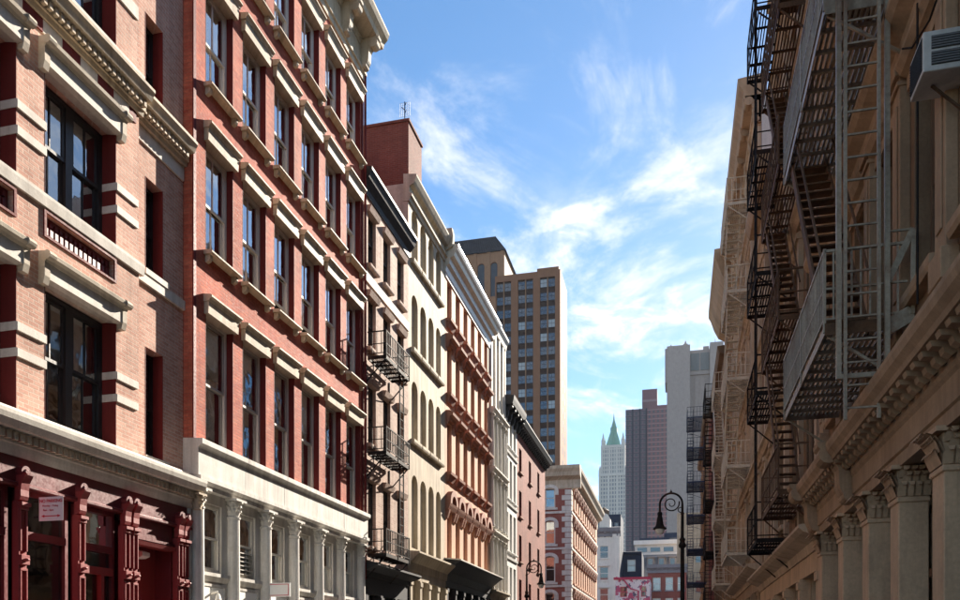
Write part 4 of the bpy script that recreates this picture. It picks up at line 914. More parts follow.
# ------------------------------------------------------------------ right row
def build_near_right():
    Y0, Y1 = -8.0, 18.1; X = lambda Y: Y1 - Y; W = Y1 - Y0
    t = thing('loft_building', 'brown cast iron front with Corinthian columns at pavement level, in shade', 'building', (RX, Y1, 0), RR)
    colY = [9.97 + k * 1.9 for k in range(-9, 0)] + [9.97, 11.83, 13.55, 15.50, 17.62]
    bays = [((colY[i] + colY[i+1]) / 2) for i in range(len(colY) - 1)]
    rows = [(6.25, 9.0), (10.45, 13.1), (14.65, 17.1), (18.3, 20.2)]
    ops = [(X(c) - 0.55, X(c) + 0.55, a, b) for c in bays for a, b in rows]
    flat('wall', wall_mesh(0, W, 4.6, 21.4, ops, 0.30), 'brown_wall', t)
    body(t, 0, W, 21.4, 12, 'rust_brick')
    vis = [c for c in bays if c > 4]
    for c in bays:
        for i, (a, b) in enumerate(rows):
            if c < 3: continue
            w = window(t, X(c) - 0.53, X(c) + 0.53, a + 0.02, b - 0.02, 0.18, 'brown_dark', 0.08, 0.10, 0, st=0.055, pane='pane')
            simple_sill(w, 1.06, 0.18, 'brown_stone', 0.16, 0.16, 0.10)
            put('lintel', cached(('lint_r1',), lambda: MB().prof(-0.15, 1.21, [(-0.1, 0.0), (0.06, 0.0), (0.06, 0.18), (0.14, 0.22), (0.20, 0.32), (0.20, 0.38), (-0.1, 0.42)]), 'brown_stone'), None, w, (0, -0.18, b - a))
    for Yc in colY:
        for za, zb in ((5.75, 9.45), (9.98, 13.6), (14.1, 17.5), (17.9, 20.4)):
            if Yc < 4: continue
            p = put('pilaster', cached(('pil_r1', round(zb - za, 2)), lambda: MB().box(-0.19, 0.19, -0.13, 0, 0, zb - za).box(-0.23, 0.23, -0.19, 0, 0, 0.35).box(-0.23, 0.23, -0.20, 0, zb - za - 0.18, zb - za - 0.02).box(-0.21, 0.21, -0.17, 0, zb - za - 0.30, zb - za - 0.24).box(-0.10, 0.10, -0.15, -0.13, 0.6, zb - za - 0.5), 'brown_stone'), None, t, (X(Yc), 0, za))
            bevel(p, 0.008)
    for z in (9.46, 13.61, 17.51):
        put('string_course', MB().prof(0, W, [(-0.1, z), (0.16, z), (0.18, z + 0.12), (0.34, z + 0.24), (0.40, z + 0.34), (0.40, z + 0.42), (0.1, z + 0.50), (-0.1, z + 0.50)]), 'brown_stone', t)
    put('cornice', MB().prof(0, W, [(-0.2, 20.5), (0.1, 20.5), (0.15, 21.0), (0.7, 21.1), (0.8, 21.5), (-0.2, 21.6)]), 'brown_stone', t)
    # storefront entablature
    put('entablature', MB().prof(0, W, [(-0.5, 4.08), (0.16, 4.08), (0.16, 4.24), (0.19, 4.26), (0.19, 4.54), (0.22, 4.58), (-0.5, 4.58)]), 'brown_stone', t)
    put('shop_cornice', MB().prof(-0.02, W, [(-0.3, 4.585), (0.20, 4.585), (0.22, 4.64), (0.24, 4.80), (0.50, 4.84), (0.52, 4.90), (0.58, 4.98), (0.60, 5.06), (0.60, 5.12), (0.12, 5.20), (0.12, 5.60), (0.16, 5.66), (0.16, 5.74), (-0.3, 5.74)]), 'brown_stone', t)
    def modillion():
        return MB().prof(-0.07, 0.07, [(0.22, 4.70), (0.28, 4.66), (0.34, 4.70), (0.36, 4.76), (0.46, 4.77), (0.48, 4.83), (0.22, 4.83)])
    k = 0; x = 0.25
    while x < 14:
        put('modillion', cached(('modillion',), modillion, 'brown_stone'), None, t, (x, 0, 0)); x += 0.30
    put('end_console', cached(('console_r1',), lambda: console_mesh(0.42, 0.62, 1.0), 'brown_stone'), None, t, (0.22, -0.1, 4.15))
    mid = cached(('console_r1',), lambda: None, 'brown_stone')
    put('end_console', mid, None, t, (X(14.52), -0.1, 4.15))
    def col():
        mb = MB().box(-0.21, 0.21, -0.15, 0.22, 0.0, 3.72).box(-0.27, 0.27, -0.21, 0.24, 0, 0.45).box(-0.24, 0.24, -0.18, 0.23, 0.45, 0.55).box(-0.235, 0.235, -0.175, 0.23, 3.62, 3.69)
        return mb
    def cap():
        mb = MB(); h = 0.40; rx = 0.21
        mb.loft([(-rx, -0.15, 0), (rx, -0.15, 0), (rx, 0.22, 0), (-rx, 0.22, 0)], [(-rx - 0.02, -0.17, h * 0.85), (rx + 0.02, -0.17, h * 0.85), (rx + 0.02, 0.24, h * 0.85), (-rx - 0.02, 0.24, h * 0.85)])
        mb.box(-rx - 0.11, rx + 0.11, -0.26, 0.28, h * 0.86, h)
        for ring, (zb, zt, out) in enumerate(((0.0, 0.18, 0.07), (0.13, 0.30, 0.10), (0.24, 0.36, 0.14))):
            for sx, sy, n in ((0, -1, 4), (-1, 0, 4), (1, 0, 4)):
                for q in range(n):
                    u = (q + 0.5 + (0.5 if ring == 1 else 0)) / n
                    if u > 1: continue
                    if sy: bx, by = -rx + 2 * rx * u, -0.155
                    else: bx, by = sx * rx, -0.15 + 0.37 * u
                    wv = 0.058
                    dx, dy = (sx, sy); tx, ty = (-dy, dx)
                    pt = lambda o, s_, z: (bx + dx * o + tx * s_, by + dy * o + ty * s_, z)
                    g = 0.02 + 0.03 * ring
                    prof_ = [(g, wv, zb), (g + 0.05, wv, zb + (zt - zb) * 0.7), (g + out, wv * 0.7, zt), (g + out + 0.03, wv * 0.4, zt - 0.05)]
                    for i in range(3):
                        (o1, w1, z1), (o2, w2, z2) = prof_[i], prof_[i+1]
                        mb.face(pt(o1, -w1, z1), pt(o1, w1, z1), pt(o2, w2, z2), pt(o2, -w2, z2))
                        mb.face(pt(o1 - 0.05, -w1, z1), pt(o2 - 0.05, -w2, z2), pt(o2 - 0.05, w2, z2), pt(o1 - 0.05, w1, z1))
        return mb
    for Yc in colY:
        c = put('column', cached(('col_r1',), col, 'column_stone'), None, t, (X(Yc), 0, 0)); bevel(c, 0.012)
        put('capital', cached(('cap_r1',), cap, 'column_stone'), None, c, (0, 0, 3.70))
    for i in range(len(colY) - 1):
        a, b = X(colY[i+1]) + 0.21, X(colY[i]) - 0.21
        w = put('shop_window', MB().box(a, b, 0.42, 0.52, 0.0, 0.6).box(a, b, 0.42, 0.52, 2.7, 2.8).box(a, a + 0.07, 0.42, 0.52, 0.6, 4.08).box(b - 0.07, b, 0.42, 0.52, 0.6, 4.08), 'brown_dark', t)
        put('pane', MB().face((a, 0.47, 0.6), (b, 0.47, 0.6), (b, 0.47, 4.08), (a, 0.47, 4.08)), 'pane_store', w)
    put('dark_shop_backing', MB().box(0.02, W, 1.2, 1.3, 0, 4.5), 'interior_dark', t)  # dark sheet stands in for the unlit depth of the shop
    return t
near_right = build_near_right()

# air conditioner in the near window
ac = thing('air_conditioner', 'boxy off white window air conditioner sticking out of the brown wall', 'air conditioner', (2.55, 9.665, 7.82), 0)
bevel(put('housing', MB().box(0, 0.60, -0.245, 0.245, 0, 0.43), 'ac_white', ac), 0.012, 2)
for k in range(2):
    z = 0.06 + k * 0.17
    v = put('side_vent', MB().box(0.08, 0.42, -0.253, -0.243, z, z + 0.14), 'ac_dark', ac)
    for q in range(5): put('fin', MB().box(0.08, 0.42, -0.260, -0.2535, z + 0.008 + q * 0.027, z + 0.022 + q * 0.027), 'ac_grille', v)
put('front_grille', MB().box(-0.006, 0.004, -0.215, 0.215, 0.04, 0.39), 'ac_dark', ac)
g = MB()
for q in range(12): g.box(-0.013, -0.006, -0.215, 0.215, 0.055 + q * 0.028, 0.063 + q * 0.028)
stuff(put('grille_bars', g, 'ac_dark', ac))
put('support', MB().bar((0.15, 0.0, 0.0), (0.44, 0.0, -0.30), 0.025), 'rust_iron', ac)

# near fire escape, grey paint gone rusty
fe = fire_escape('fire_escape', 'large grey rusting fire escape with gratings, stairs and ladder on the brown building', (RX, 18.1, 0), RR, 2.65, 6.70, 1.10, [5.95, 10.22, 14.45, 18.4], 'grey_iron', bal=0.11, joist=0.40, slat_parts=True, stair_up=-1, stair_mat='rust_iron', bars=0.022)
# drop ladder and its guide frame at the near end, square to the facade
gl = put('ladder_guide', MB().box(6.80, 6.86, -0.98, -0.92, 5.2, 16).box(6.80, 6.86, -0.40, -0.34, 5.2, 16).box(6.80, 6.86, -0.92, -0.40, 5.2, 5.26).box(6.80, 6.86, -0.92, -0.40, 10.3, 10.36), 'grey_iron', fe)
ld = put('ladder', MB().box(6.87, 6.91, -0.90, -0.86, 4.65, 13.0).box(6.87, 6.91, -0.50, -0.46, 4.65, 13.0), 'grey_iron', fe)
for k in range(28): put('rung', cached(('rung_r1',), lambda: MB().bar((6.89, -0.86, 0), (6.89, -0.50, 0), 0.022), 'grey_iron'), None, ld, (0, 0, 4.8 + k * 0.295))
put('end_plate', MB().box(6.71, 6.725, -1.10, -0.34, 5.83, 5.99), 'rust_iron', fe)
put('end_plate', MB().box(6.71, 6.725, -1.10, -0.10, 10.08, 10.27), 'grey_iron', fe)
put('end_brace', MB().bar((6.74, -0.34, 5.86), (6.74, -0.05, 6.02), 0.03, 0.20).bar((6.74, -0.34, 6.0), (6.74, -0.34, 6.45), 0.04).bar((6.74, -0.34, 6.45), (6.74, -0.04, 7.1), 0.04, 0.08).bar((6.74, -0.05, 6.0), (6.74, -0.04, 7.1), 0.05).bar((6.74, -0.34, 7.1), (6.74, -0.04, 7.1), 0.025), 'grey_iron', fe)

# cable runs and a downpipe on the near facade
put('cable', MB().tube([(6.95, -0.22, 9.3), (7.3, -0.20, 9.05), (8.0, -0.20, 8.85), (9.0, -0.2, 8.95), (10.5, -0.2, 9.2)], 0.012, 6), 'black_iron', near_right)
put('cable', MB().tube([(7.55, -0.205, 5.8), (7.55, -0.205, 9.4)], 0.014, 6), 'black_iron', near_right)
put('downpipe', MB().tube([(0.08, -0.25, 5.3), (0.08, -0.25, 20.5)], 0.05, 8), 'brown_dark', near_right)
def right_house(name, label, Y0, Y1, H, wall, trim, n, rows, sf, dk, cprof=None, cz=None, cmat=None, zs=4.4, win='brown_dark', wfrac=0.5, blinds=0.2, side_mat='rust_brick', nb=0, hood=True):
    p = (Y1 - Y0 - 0.6) / n
    cols = [(Y0 + 0.3 + p * (k + 0.5 - wfrac / 2), Y0 + 0.3 + p * (k + 0.5 + wfrac / 2)) for k in range(n)]
    t, X, W, wins = row_house(name, label, Y0, Y1, H, wall, cols, rows, reveal=0.28, win_mat=win, pane='pane', sill=trim, lintel=trim if hood else None, zbase=zs - 0.2, side='R', side_mat=side_mat, blinds=blinds)
    for k in range(n + 1):
        x = min(max(0.3 + p * k, 0.2), W - 0.2)
        for i, (a, b) in enumerate(rows):
            put('pilaster', MB().box(x - 0.16, x + 0.16, -0.12, 0, a - 0.5, b + 0.35).box(x - 0.19, x + 0.19, -0.18, 0, b + 0.16, b + 0.30), trim, t)
    for a, b in rows: put('string_course', MB().prof(0.01, W - 0.01, [(-0.1, b + 0.45), (0.14, b + 0.45), (0.22, b + 0.58), (0.30, b + 0.62), (0.30, b + 0.70), (-0.1, b + 0.76)]), trim, t)
    shopfront(t, W, zs, zs - 0.5, trim, dk, n, proj=0.5, pier=0.30, zfr=0.45)
    if cprof: cornice(t, W, cz, cprof, cmat or trim, nb=nb, bh=1.0, bp=0.6, bw=0.3, over=0.0)
    return t, X, W
BIG = [(-0.2, -0.9), (0.08, -0.9), (0.12, -0.7), (0.08, -0.65), (0.08, -0.1), (0.55, 0.05), (0.62, 0.3), (0.78, 0.55), (0.82, 0.8), (-0.2, 0.9)]
R_ROWS = [(5.3, 8.0), (9.1, 11.6), (12.6, 15.0), (16.0, 18.2), (19.2, 21.0)]
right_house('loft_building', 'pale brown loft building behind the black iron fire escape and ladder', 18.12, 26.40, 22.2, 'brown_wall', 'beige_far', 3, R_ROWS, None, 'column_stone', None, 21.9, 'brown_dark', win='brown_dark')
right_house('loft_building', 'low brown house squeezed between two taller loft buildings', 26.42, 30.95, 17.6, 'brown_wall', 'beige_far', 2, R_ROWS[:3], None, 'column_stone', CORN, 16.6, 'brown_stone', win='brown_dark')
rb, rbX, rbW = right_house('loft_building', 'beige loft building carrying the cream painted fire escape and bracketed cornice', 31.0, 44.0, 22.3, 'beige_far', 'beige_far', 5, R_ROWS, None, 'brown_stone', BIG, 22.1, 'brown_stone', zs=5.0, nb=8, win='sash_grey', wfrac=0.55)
put('painted_patch', MB().box(rbW - 0.002, rbW + 0.004, 0.02, 6.0, 19.6, 22.25), 'pale_grey_stone', rb)
WIDE = [(-0.2, -1.6), (0.10, -1.6), (0.16, -1.2), (0.5, -1.0), (0.75, -0.5), (0.95, 0.1), (1.08, 0.35), (1.08, 0.75), (-0.2, 0.85)]
right_house('loft_building', 'tan loft building with the deepest overhanging cornice before the side street', 44.02, 52.0, 22.6, 'beige_far', 'brown_stone', 3, R_ROWS, None, 'brown_dark', WIDE, 22.3, 'brown_stone', zs=4.6)
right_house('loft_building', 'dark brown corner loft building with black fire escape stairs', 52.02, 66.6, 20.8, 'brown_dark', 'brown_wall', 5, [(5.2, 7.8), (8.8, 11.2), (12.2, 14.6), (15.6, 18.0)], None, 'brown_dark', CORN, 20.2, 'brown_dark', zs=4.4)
fire_escape('fire_escape', 'black iron fire escape with long ladders on the pale brown loft building', (RX, 26.40, 0), RR, 0.6, 3.5, 0.90, [4.75, 8.75, 12.0, 15.3, 19.2], 'black_iron', bal=0.36, joist=0.7, bars=0.016, stairs=False, ladder=(1.35, -0.75, 4.75, 21.5, 0.45))
fire_escape('fire_escape', 'cream painted iron fire escape on the beige loft building', (RX, 44.0, 0), RR, 5.3, 9.6, 1.0, [5.8, 9.4, 13.0, 16.6, 20.2], 'tan_iron', bal=0.17, stair_up=1)
fire_escape('fire_escape', 'black iron fire escape with steep stairs on the dark brown corner building', (RX, 66.6, 0), RR, 2.6, 7.4, 1.05, [5.4, 9.0, 12.6, 16.2, 19.9], 'black_iron', bal=0.18, stair_up=1, tread_parts=False)
fire_escape('fire_escape', 'rusty brown fire escape with stairs beside the black one', (RX, 26.40, 0), RR, 4.4, 7.9, 0.85, [5.2, 9.0, 12.4, 15.8, 19.2], 'rust_iron', bal=0.26, joist=0.7, stair_up=-1)
fire_escape('fire_escape', 'cream painted iron fire escape under the deepest overhanging cornice', (RX, 52.0, 0), RR, 1.6, 5.4, 0.95, [5.6, 9.2, 12.8, 16.4], 'tan_iron', bal=0.17, stair_up=-1)
right_house('loft_building', 'grey loft building beyond the side street behind the navy fire escape', 81.0, 104.0, 25.0, 'brown_dark', 'brown_wall', 7, [(5.2, 7.8), (8.8, 11.2), (12.2, 14.6), (15.6, 18.0), (19.0, 21.4)], None, 'brown_dark', CORN, 24.4, 'brown_dark', zs=4.4)
fire_escape('fire_escape', 'navy blue iron fire escape with many landings on the grey loft building', (RX, 104.0, 0), RR, 15.2, 20.6, 2.0, [5.5, 8.9, 12.3, 15.7, 19.1, 22.5, 25.6], 'navy_iron', bal=0.30, stair_up=1, tread_parts=False, bars=0.03)

# ------------------------------------------------------------------ street lamps
def street_lamp(label, loc, h, s):
    t = thing('street_lamp', label, 'street lamp', loc, 0, 'bishop crook street lamps')
    put('base', MB().lathe(0, 0, [(0.26, 0), (0.26, 0.12), (0.21, 0.18), (0.19, 0.55), (0.15, 0.75), (0.17, 0.8), (0.11, 0.95)], 14), 'black_iron', t)
    zc = h - 0.40
    put('pole', MB().lathe(0, 0, [(0.10, 0.9), (0.085, 2.5), (0.07, zc - 1.7), (0.068, zc - 1.62), (0.13, zc - 1.58), (0.14, zc - 1.5), (0.10, zc - 1.42), (0.085, zc - 1.38), (0.11, zc - 1.30), (0.06, zc - 1.22), (0.052, zc - 0.4), (0.07, zc - 0.36), (0.045, zc - 0.3), (0.042, zc)], 12), 'black_iron', t)
    r = 0.40; cx = s * -r
    arc = [(cx + s * r * math.cos(math.pi * k / 16), 0, zc + r * math.sin(math.pi * k / 16)) for k in range(17)]
    arc += [(cx - s * r, 0, zc - 0.2 - 0.08 * q) for q in range(2)]
    put('crook', MB().tube(arc, 0.038, 8), 'black_iron', t)
    sp = []
    for k in range(34):
        a = R_(20) + k * 0.30; rr = 0.30 * (1 - k / 40)
        sp.append((cx + s * rr * math.cos(-a + 0.6), 0, zc + 0.02 + rr * math.sin(-a + 0.6)))
    put('scroll', MB().tube(sp, [0.026 - 0.012 * k / 34 for k in range(34)], 6).tube([(cx + s * (r - 0.06 + 0.09 * math.cos(k * 0.5)), 0, zc - 0.22 + 0.09 * math.sin(k * 0.5)) for k in range(12)], 0.018, 6), 'black_iron', t)
    put('finial', MB().lathe(cx, 0, [(0.03, zc + r + 0.02), (0.05, zc + r + 0.05), (0.02, zc + r + 0.09), (0.002, zc + r + 0.15)], 8), 'black_iron', t)
    lx = cx - s * r; lz = zc - 0.30
    put('lamp_hood', MB()._lathe(lx, 0, [(0.02, lz + 0.06), (0.08, lz + 0.02), (0.09, lz - 0.05), (0.075, lz - 0.10), (0.10, lz - 0.20), (0.13, lz - 0.42), (0.17, lz - 0.50), (0.24, lz - 0.56), (0.24, lz - 0.60), (0.14, lz - 0.595)], 16), 'black_iron', t)
    put('lamp_globe', MB()._lathe(lx, 0, [(0.165, lz - 0.59), (0.16, lz - 0.66), (0.13, lz - 0.74), (0.07, lz - 0.79), (0.005, lz - 0.80)], 14), 'lamp_glass', t)
    return t
street_lamp('black bishop crook lamp on the pavement kerb beside the fire escapes', (0.19, 30.0, 0), 7.5, 1)
street_lamp('black bishop crook lamp in front of the red brown brick house', (-8.02, 43.3, 0), 6.75, -1)

# ------------------------------------------------------------------ far buildings
def grid_block(t, x0, x1, y, z0, z1, cols, rows, wall, winmat, fr='sash_grey', depth=8, reveal=0.2, pane='pane_far', side=None, frame=True, sill=None):
    ops = [(a, b, c, d) for a, b in cols for c, d in rows]
    flat('wall', wall_mesh(x0, x1, z0, z1, ops, reveal, y), wall, t)
    for a, b in cols:
        for c, d in rows:
            w, h = round(b - a, 3), round(d - c, 3)
            o = put('window', cached(('wf', w, h), lambda: win_frame(w, h, 0.09, 0, 0.08, 0, 0, 0).box(0.09, w - 0.09, 0.01, 0.07, h * 0.48, h * 0.54), fr), None, t, (a, y + reveal * 0.6, c))
            put('pane', cached(('wp', w, h), lambda: MB().face((0, 0, 0), (w, 0, 0), (w, 0, h), (0, 0, h)), pane if not callable(pane) else pane()), None, o, (0, 0.05, 0))
            if sill: put('sill', cached(('ws', w), lambda: MB().box(-0.15, w + 0.15, -reveal * 0.6 - 0.15, 0, -0.2, 0.0), sill), None, o)
    e = 0.01
    put('side_wall', MB().box(x0 + e, x0 + 0.3, y + e, y + depth, z0, z1).box(x1 - 0.3, x1 - e, y + e, y + depth, z0, z1).box(x0 + 0.3, x1 - 0.3, y + depth - 0.3, y + depth, z0, z1), side or wall, t)
    put('roof', MB().box(x0 + 0.31, x1 - 0.31, y + 0.3, y + depth - 0.31, z1 - 0.5, z1 - 0.2), 'roof_tar', t)

# brown high rise
rndp = random.Random(11)
t = thing('high_rise', 'brown brick high rise with paired window strips and dark spandrels', 'tower', (-36.9, 200, 0))
bays = [(-8.0, -4.2), (-2.4, 1.5), (3.25, 7.1)]
H = 98.6
flat('wall', wall_mesh(-8.4, 8.4, 0, H, [(a, b, 20, 97.0) for a, b in bays], 0.45), 'tower_brick', t)
put('side_wall', MB().box(8.0, 8.39, 0.01, 13, 0, H).box(-8.39, -8.0, 0.01, 13, 0, H).box(-8.0, 8.0, 12.6, 13, 0, H), 'tower_brick', t)
put('roof', MB().box(-8, 8, 0.4, 12.6, H - 1.2, H - 0.8), 'roof_tar', t)
put('penthouse', MB().box(2.0, 7.6, 3, 11, H - 0.8, H + 2.2), 'tower_brick', t)
for a, b in bays:
    put('spandrel_backing', MB().box(a, b, 0.40, 0.5, 20, 97), 'tower_dark', t)
    put('mullion', MB().box((a + b) / 2 - 0.12, (a + b) / 2 + 0.12, 0.05, 0.40, 20, 97), 'tower_stone', t)
    for k in range(22):
        z = 96.6 - k * 3.42
        for (p, q) in ((a + 0.05, (a + b) / 2 - 0.14), ((a + b) / 2 + 0.14, b - 0.05)):
            w = q - p
            o = put('window', cached(('hrw', round(w, 3)), lambda: win_frame(w, 2.05, 0.06, 0, 0.1, 0, 0.05, 0).box(0.06, w - 0.06, 0.0, 0.08, 1.05, 1.12), 'frame_dark'), None, t, (p, 0.26, z - 2.05))
            pm = 'pane_pale' if rndp.random() < 0.16 else 'pane_far'
            put('pane', cached(('hrp', round(w, 3)), lambda: MB().face((0.05, 0, 0.05), (w - 0.05, 0, 0.05), (w - 0.05, 0, 2.0), (0.05, 0, 2.0)), pm), None, o, (0, 0.06, 0))
for k in range(22):
    z = 96 - k * 3.42
    put('side_window', cached(('hrs',), lambda: MB().box(8.385, 8.41, 4.0, 5.2, -1.8, 0).box(8.385, 8.41, 8.0, 9.2, -1.8, 0), 'far_window'), None, t, (0, 0, z))
# companion tower with slate hipped roof
t = thing('high_rise', 'stone tower with dark slate hipped roof behind the brown high rise', 'tower', (-60.6, 240, 0))
H = 125.6
tops = [(-3.4 + k * 4.1, -1.2 + k * 4.1, 112, 122.5, 1.0) for k in range(3)] + [(-8.0, -5.8, 112, 122.5, 1.0)]
flat('wall', wall_mesh(-9.0, 9.2, 0, H, tops, 0.6), 'tower_stone', t)
for a, b, c, d, r in tops: put('window', MB().box(a, b, 0.45, 0.55, c, d), 'far_window', t)
for k in range(5): put('pier', MB().box(-9.0 + k * 4.25, -8.0 + k * 4.25, -0.3, -0.01, 60, H), 'tower_stone', t)
put('side_wall', MB().box(8.8, 9.19, 0.01, 18, 0, H).box(-8.99, -8.6, 0.01, 18, 0, H).box(-8.6, 8.8, 17.6, 18, 0, H), 'tower_stone', t)
put('roof', MB().loft([(-9.6, -0.6, H), (9.8, -0.6, H), (9.8, 18.6, H), (-9.6, 18.6, H)], [(-7.6, 3.5, H + 6.6), (5.6, 3.5, H + 6.6), (5.6, 14.5, H + 6.6), (-7.6, 14.5, H + 6.6)]), 'slate', t)
mb = MB()
for k in range(26):
    u = k / 25; mb.bar((-9.5 + 19.2 * u, -0.62, H + 0.05), (-7.55 + 13.1 * u, 3.48, H + 6.6), 0.12)
stuff(put('roof_seams', mb, 'slate', t))

# gothic tower with the green pyramid spire
t = thing('skyscraper', 'pale gothic skyscraper with green copper pyramid spire', 'skyscraper', (-60.6, 800, 0))
def ribbed(name, hw, z0, z1, n, mat, wm, dy=0.0):
    o = put(name, MB().box(-hw, hw, -hw + dy, hw + dy, z0, z1), wm, t)
    mb = MB()
    for k in range(n + 1):
        x = -hw + 2 * hw * k / n; w = 0.55 if k % 3 else 1.1
        mb.box(x - w, x + w, -hw + dy - 0.9, -hw + dy, z0, z1 + 1); mb.box(hw, hw + 0.9, x - w + dy, x + w + dy, z0, z1 + 1); mb.box(-hw - 0.9, -hw, x - w + dy, x + w + dy, z0, z1 + 1)
    z = z0 + 1
    while z < z1:
        mb.box(-hw - 0.4, hw + 0.4, -hw + dy - 0.4, -hw + dy, z, z + 1.3); mb.box(hw, hw + 0.4, -hw + dy, hw + dy, z, z + 1.3); z += 4.0
    stuff(put('piers', mb, mat, o)); return o
ribbed('shaft', 12.6, 0, 177, 9, 'far_white', 'far_window_pale')
ribbed('upper_shaft', 10.6, 177, 205, 9, 'far_white', 'far_window_pale')
put('ledge', MB().box(-13.8, 13.8, -13.8, 13.8, 176, 178.5).box(-11.6, 11.6, -11.6, 11.6, 204, 206.5), 'far_white', t)
for sx in (-1, 1):
    for sy in (-1, 1):
        put('turret', MB().lathe(sx * 9.6, sy * 9.6, [(1.9, 203), (1.9, 212), (1.2, 213), (0.1, 219)], 8), 'far_white', t)
        put('turret', MB().lathe(sx * 12.4, sy * 12.4, [(1.4, 176), (1.4, 182), (0.1, 187)], 8), 'far_white', t)
put('spire', MB().loft([(-7.6, -7.6, 206), (7.6, -7.6, 206), (7.6, 7.6, 206), (-7.6, 7.6, 206)], [(-3.0, -3.0, 222), (3.0, -3.0, 222), (3.0, 3.0, 222), (-3.0, 3.0, 222)]).box(-3.1, 3.1, -3.1, 3.1, 222, 226).lathe(0, 0, [(2.8, 226), (1.8, 230), (0.7, 234), (0.05, 241)], 8), 'copper_green', t)
for k in range(4): put('dormer', MB().profy(-7.9 + k * 1.2, -6.0 + k * 1.2, [(-0.9 , 207 + k * 4), (0.9, 207 + k * 4), (0.9, 209 + k * 4), (0, 211 + k * 4), (-0.9, 209 + k * 4)]), 'copper_green', t)

# residential tower with mauve brick
t = thing('high_rise', 'mauve brick apartment tower with striped balconies and rooftop bulkhead', 'tower', (-18.5, 520, 0))
put('wall', MB().box(-13.5, 0.2, 0, 20, 0, 158.6), 'purple_panel', t)
put('wall', MB().box(0.2, 13.8, -1.6, 20, 0, 159.6), 'purple_brick', t)
put('bulkhead', MB().box(-3.2, 6.2, 4, 14, 158, 172), 'purple_brick', t)
put('bulkhead_band', MB().box(-3.3, 6.3, 3.9, 14.1, 164, 165.5), 'pink_slab', t)
wa, wb, fl, fr_ = MB(), MB(), MB(), MB()
for k in range(44):
    z = 157 - k * 2.95
    fl.box(0.1, 13.9, -1.75, -1.61, z - 0.2, z + 0.25); fr_.box(-13.55, 0.18, -0.12, -0.01, z - 0.2, z + 0.1)
    for q in range(5):
        wa.box(-12.9 + q * 2.65, -11.2 + q * 2.65, -0.06, 0.05, z - 2.1, z - 0.5)
        wb.box(0.9 + q * 2.65, 2.2 + q * 2.65, -1.66, -1.5, z - 2.1, z - 0.5)
stuff(put('windows', wa, 'far_window', t)); stuff(put('windows', wb, 'far_window', t)); stuff(put('balcony_slabs', fl, 'pink_slab', t)); stuff(put('floor_bands', fr_, 'navy_wall', t))
for x in (-9.0, -4.5, -0.4): put('pier', MB().box(x - 0.5, x + 0.5, -0.5, -0.13, 0, 158.6), 'navy_wall', t)
put('side_windows', MB().box(13.8, 13.9, 2, 4, 20, 150).box(13.8, 13.9, 8, 10, 20, 150), 'purple_panel', t)

# windowless concrete tower
t = thing('skyscraper', 'windowless pale concrete tower with square vents near its flat top', 'skyscraper', (7.6, 440, 0))
put('wall', MB().box(-11, 14.5, 0, 30, 0, 163.5), 'long_grey', t)
put('shaft', MB().box(-12.8, -0.9, -5, 14, 0, 165.0), 'long_grey', t)
put('shaft', MB().box(-13.8, -12.81, -4.4, 12, 146, 164.0), 'long_grey', t)
put('shaft', MB().box(9.2, 16.0, -4, 14, 0, 165.5), 'long_grey', t)
put('vent', MB().box(-0.6, 3.8, -0.35, -0.02, 152.6, 161.8), 'long_vent', t)
put('vent', MB().box(4.6, 9.0, -0.35, -0.02, 152.6, 161.8), 'long_vent', t)
put('belt', MB().box(-0.88, 9.18, -0.9, -0.02, 150.2, 151.4), 'long_grey', t)
for k in range(3): put('rib', MB().box(1.4 + k * 2.6, 1.7 + k * 2.6, -0.5, -0.02, 0, 150), 'long_grey', t)
put('roof_plant', MB().box(-4.4, -2.0, 0, 4, 165, 167.4).box(-11, -10.4, 0, 1, 165, 167.5).box(6, 9, 3, 8, 163.5, 166.3).lathe(-3.2, 2, [(0.8, 167.4), (0.5, 168.6), (0.05, 170)], 6).bar((12, 0, 165.5), (12, 0, 168.5), 0.3), 'long_grey', t)

# ---- the block that closes the street
t = thing('townhouse', 'cream corner house with grey bracketed cornice at the end of the street', 'building', (-13.2, 150, 0))
rows = [(19.6, 21.9), (15.5, 18.0), (11.6, 14.0), (7.6, 10.0)]
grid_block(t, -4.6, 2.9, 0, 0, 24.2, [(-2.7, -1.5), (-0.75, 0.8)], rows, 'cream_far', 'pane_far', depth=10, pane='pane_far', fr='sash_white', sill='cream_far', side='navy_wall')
put('cornice', MB().prof(-4.8, 3.1, [(-0.2, 23.6), (0.15, 23.6), (0.2, 24.2), (0.6, 24.5), (0.8, 25.2), (-0.2, 25.4)]), 'cornice_grey', t)
for k in range(7): put('bracket', cached(('br_c',), lambda: console_mesh(0.3, 0.5, 1.0), 'cornice_grey'), None, t, (-4.4 + k * 1.15, 0, 23.5))
put('parapet', MB().box(-4.6, -2.2, 1, 1.4, 25.3, 27.2).box(-2.0, -1.6, 1, 1.4, 25.3, 28.6), 'cream_far', t)
put('dormer', MB().profy(0.6, 3, [(-0.9, 25.3), (1.1, 25.3), (1.1, 27.0), (0.7, 27.8), (0.1, 28.1), (-0.5, 27.8), (-0.9, 27.0)]), 'cream_far', t)
for r in rows[1:]:
    put('hood', MB().profy(-0.3, -0.02, [(-1.1, r[1] + 0.1), (1.15, r[1] + 0.1), (1.0, r[1] + 0.5), (0.0, r[1] + 0.95), (-1.0, r[1] + 0.5)]), 'cream_far', t)
put('pilaster', MB().box(1.6, 2.9, -0.2, -0.01, 0, 24), 'cream_far', t)
t = thing('brick_building', 'dark navy slab building rising behind the cream corner house', 'building', (-13.6, 172, 0))
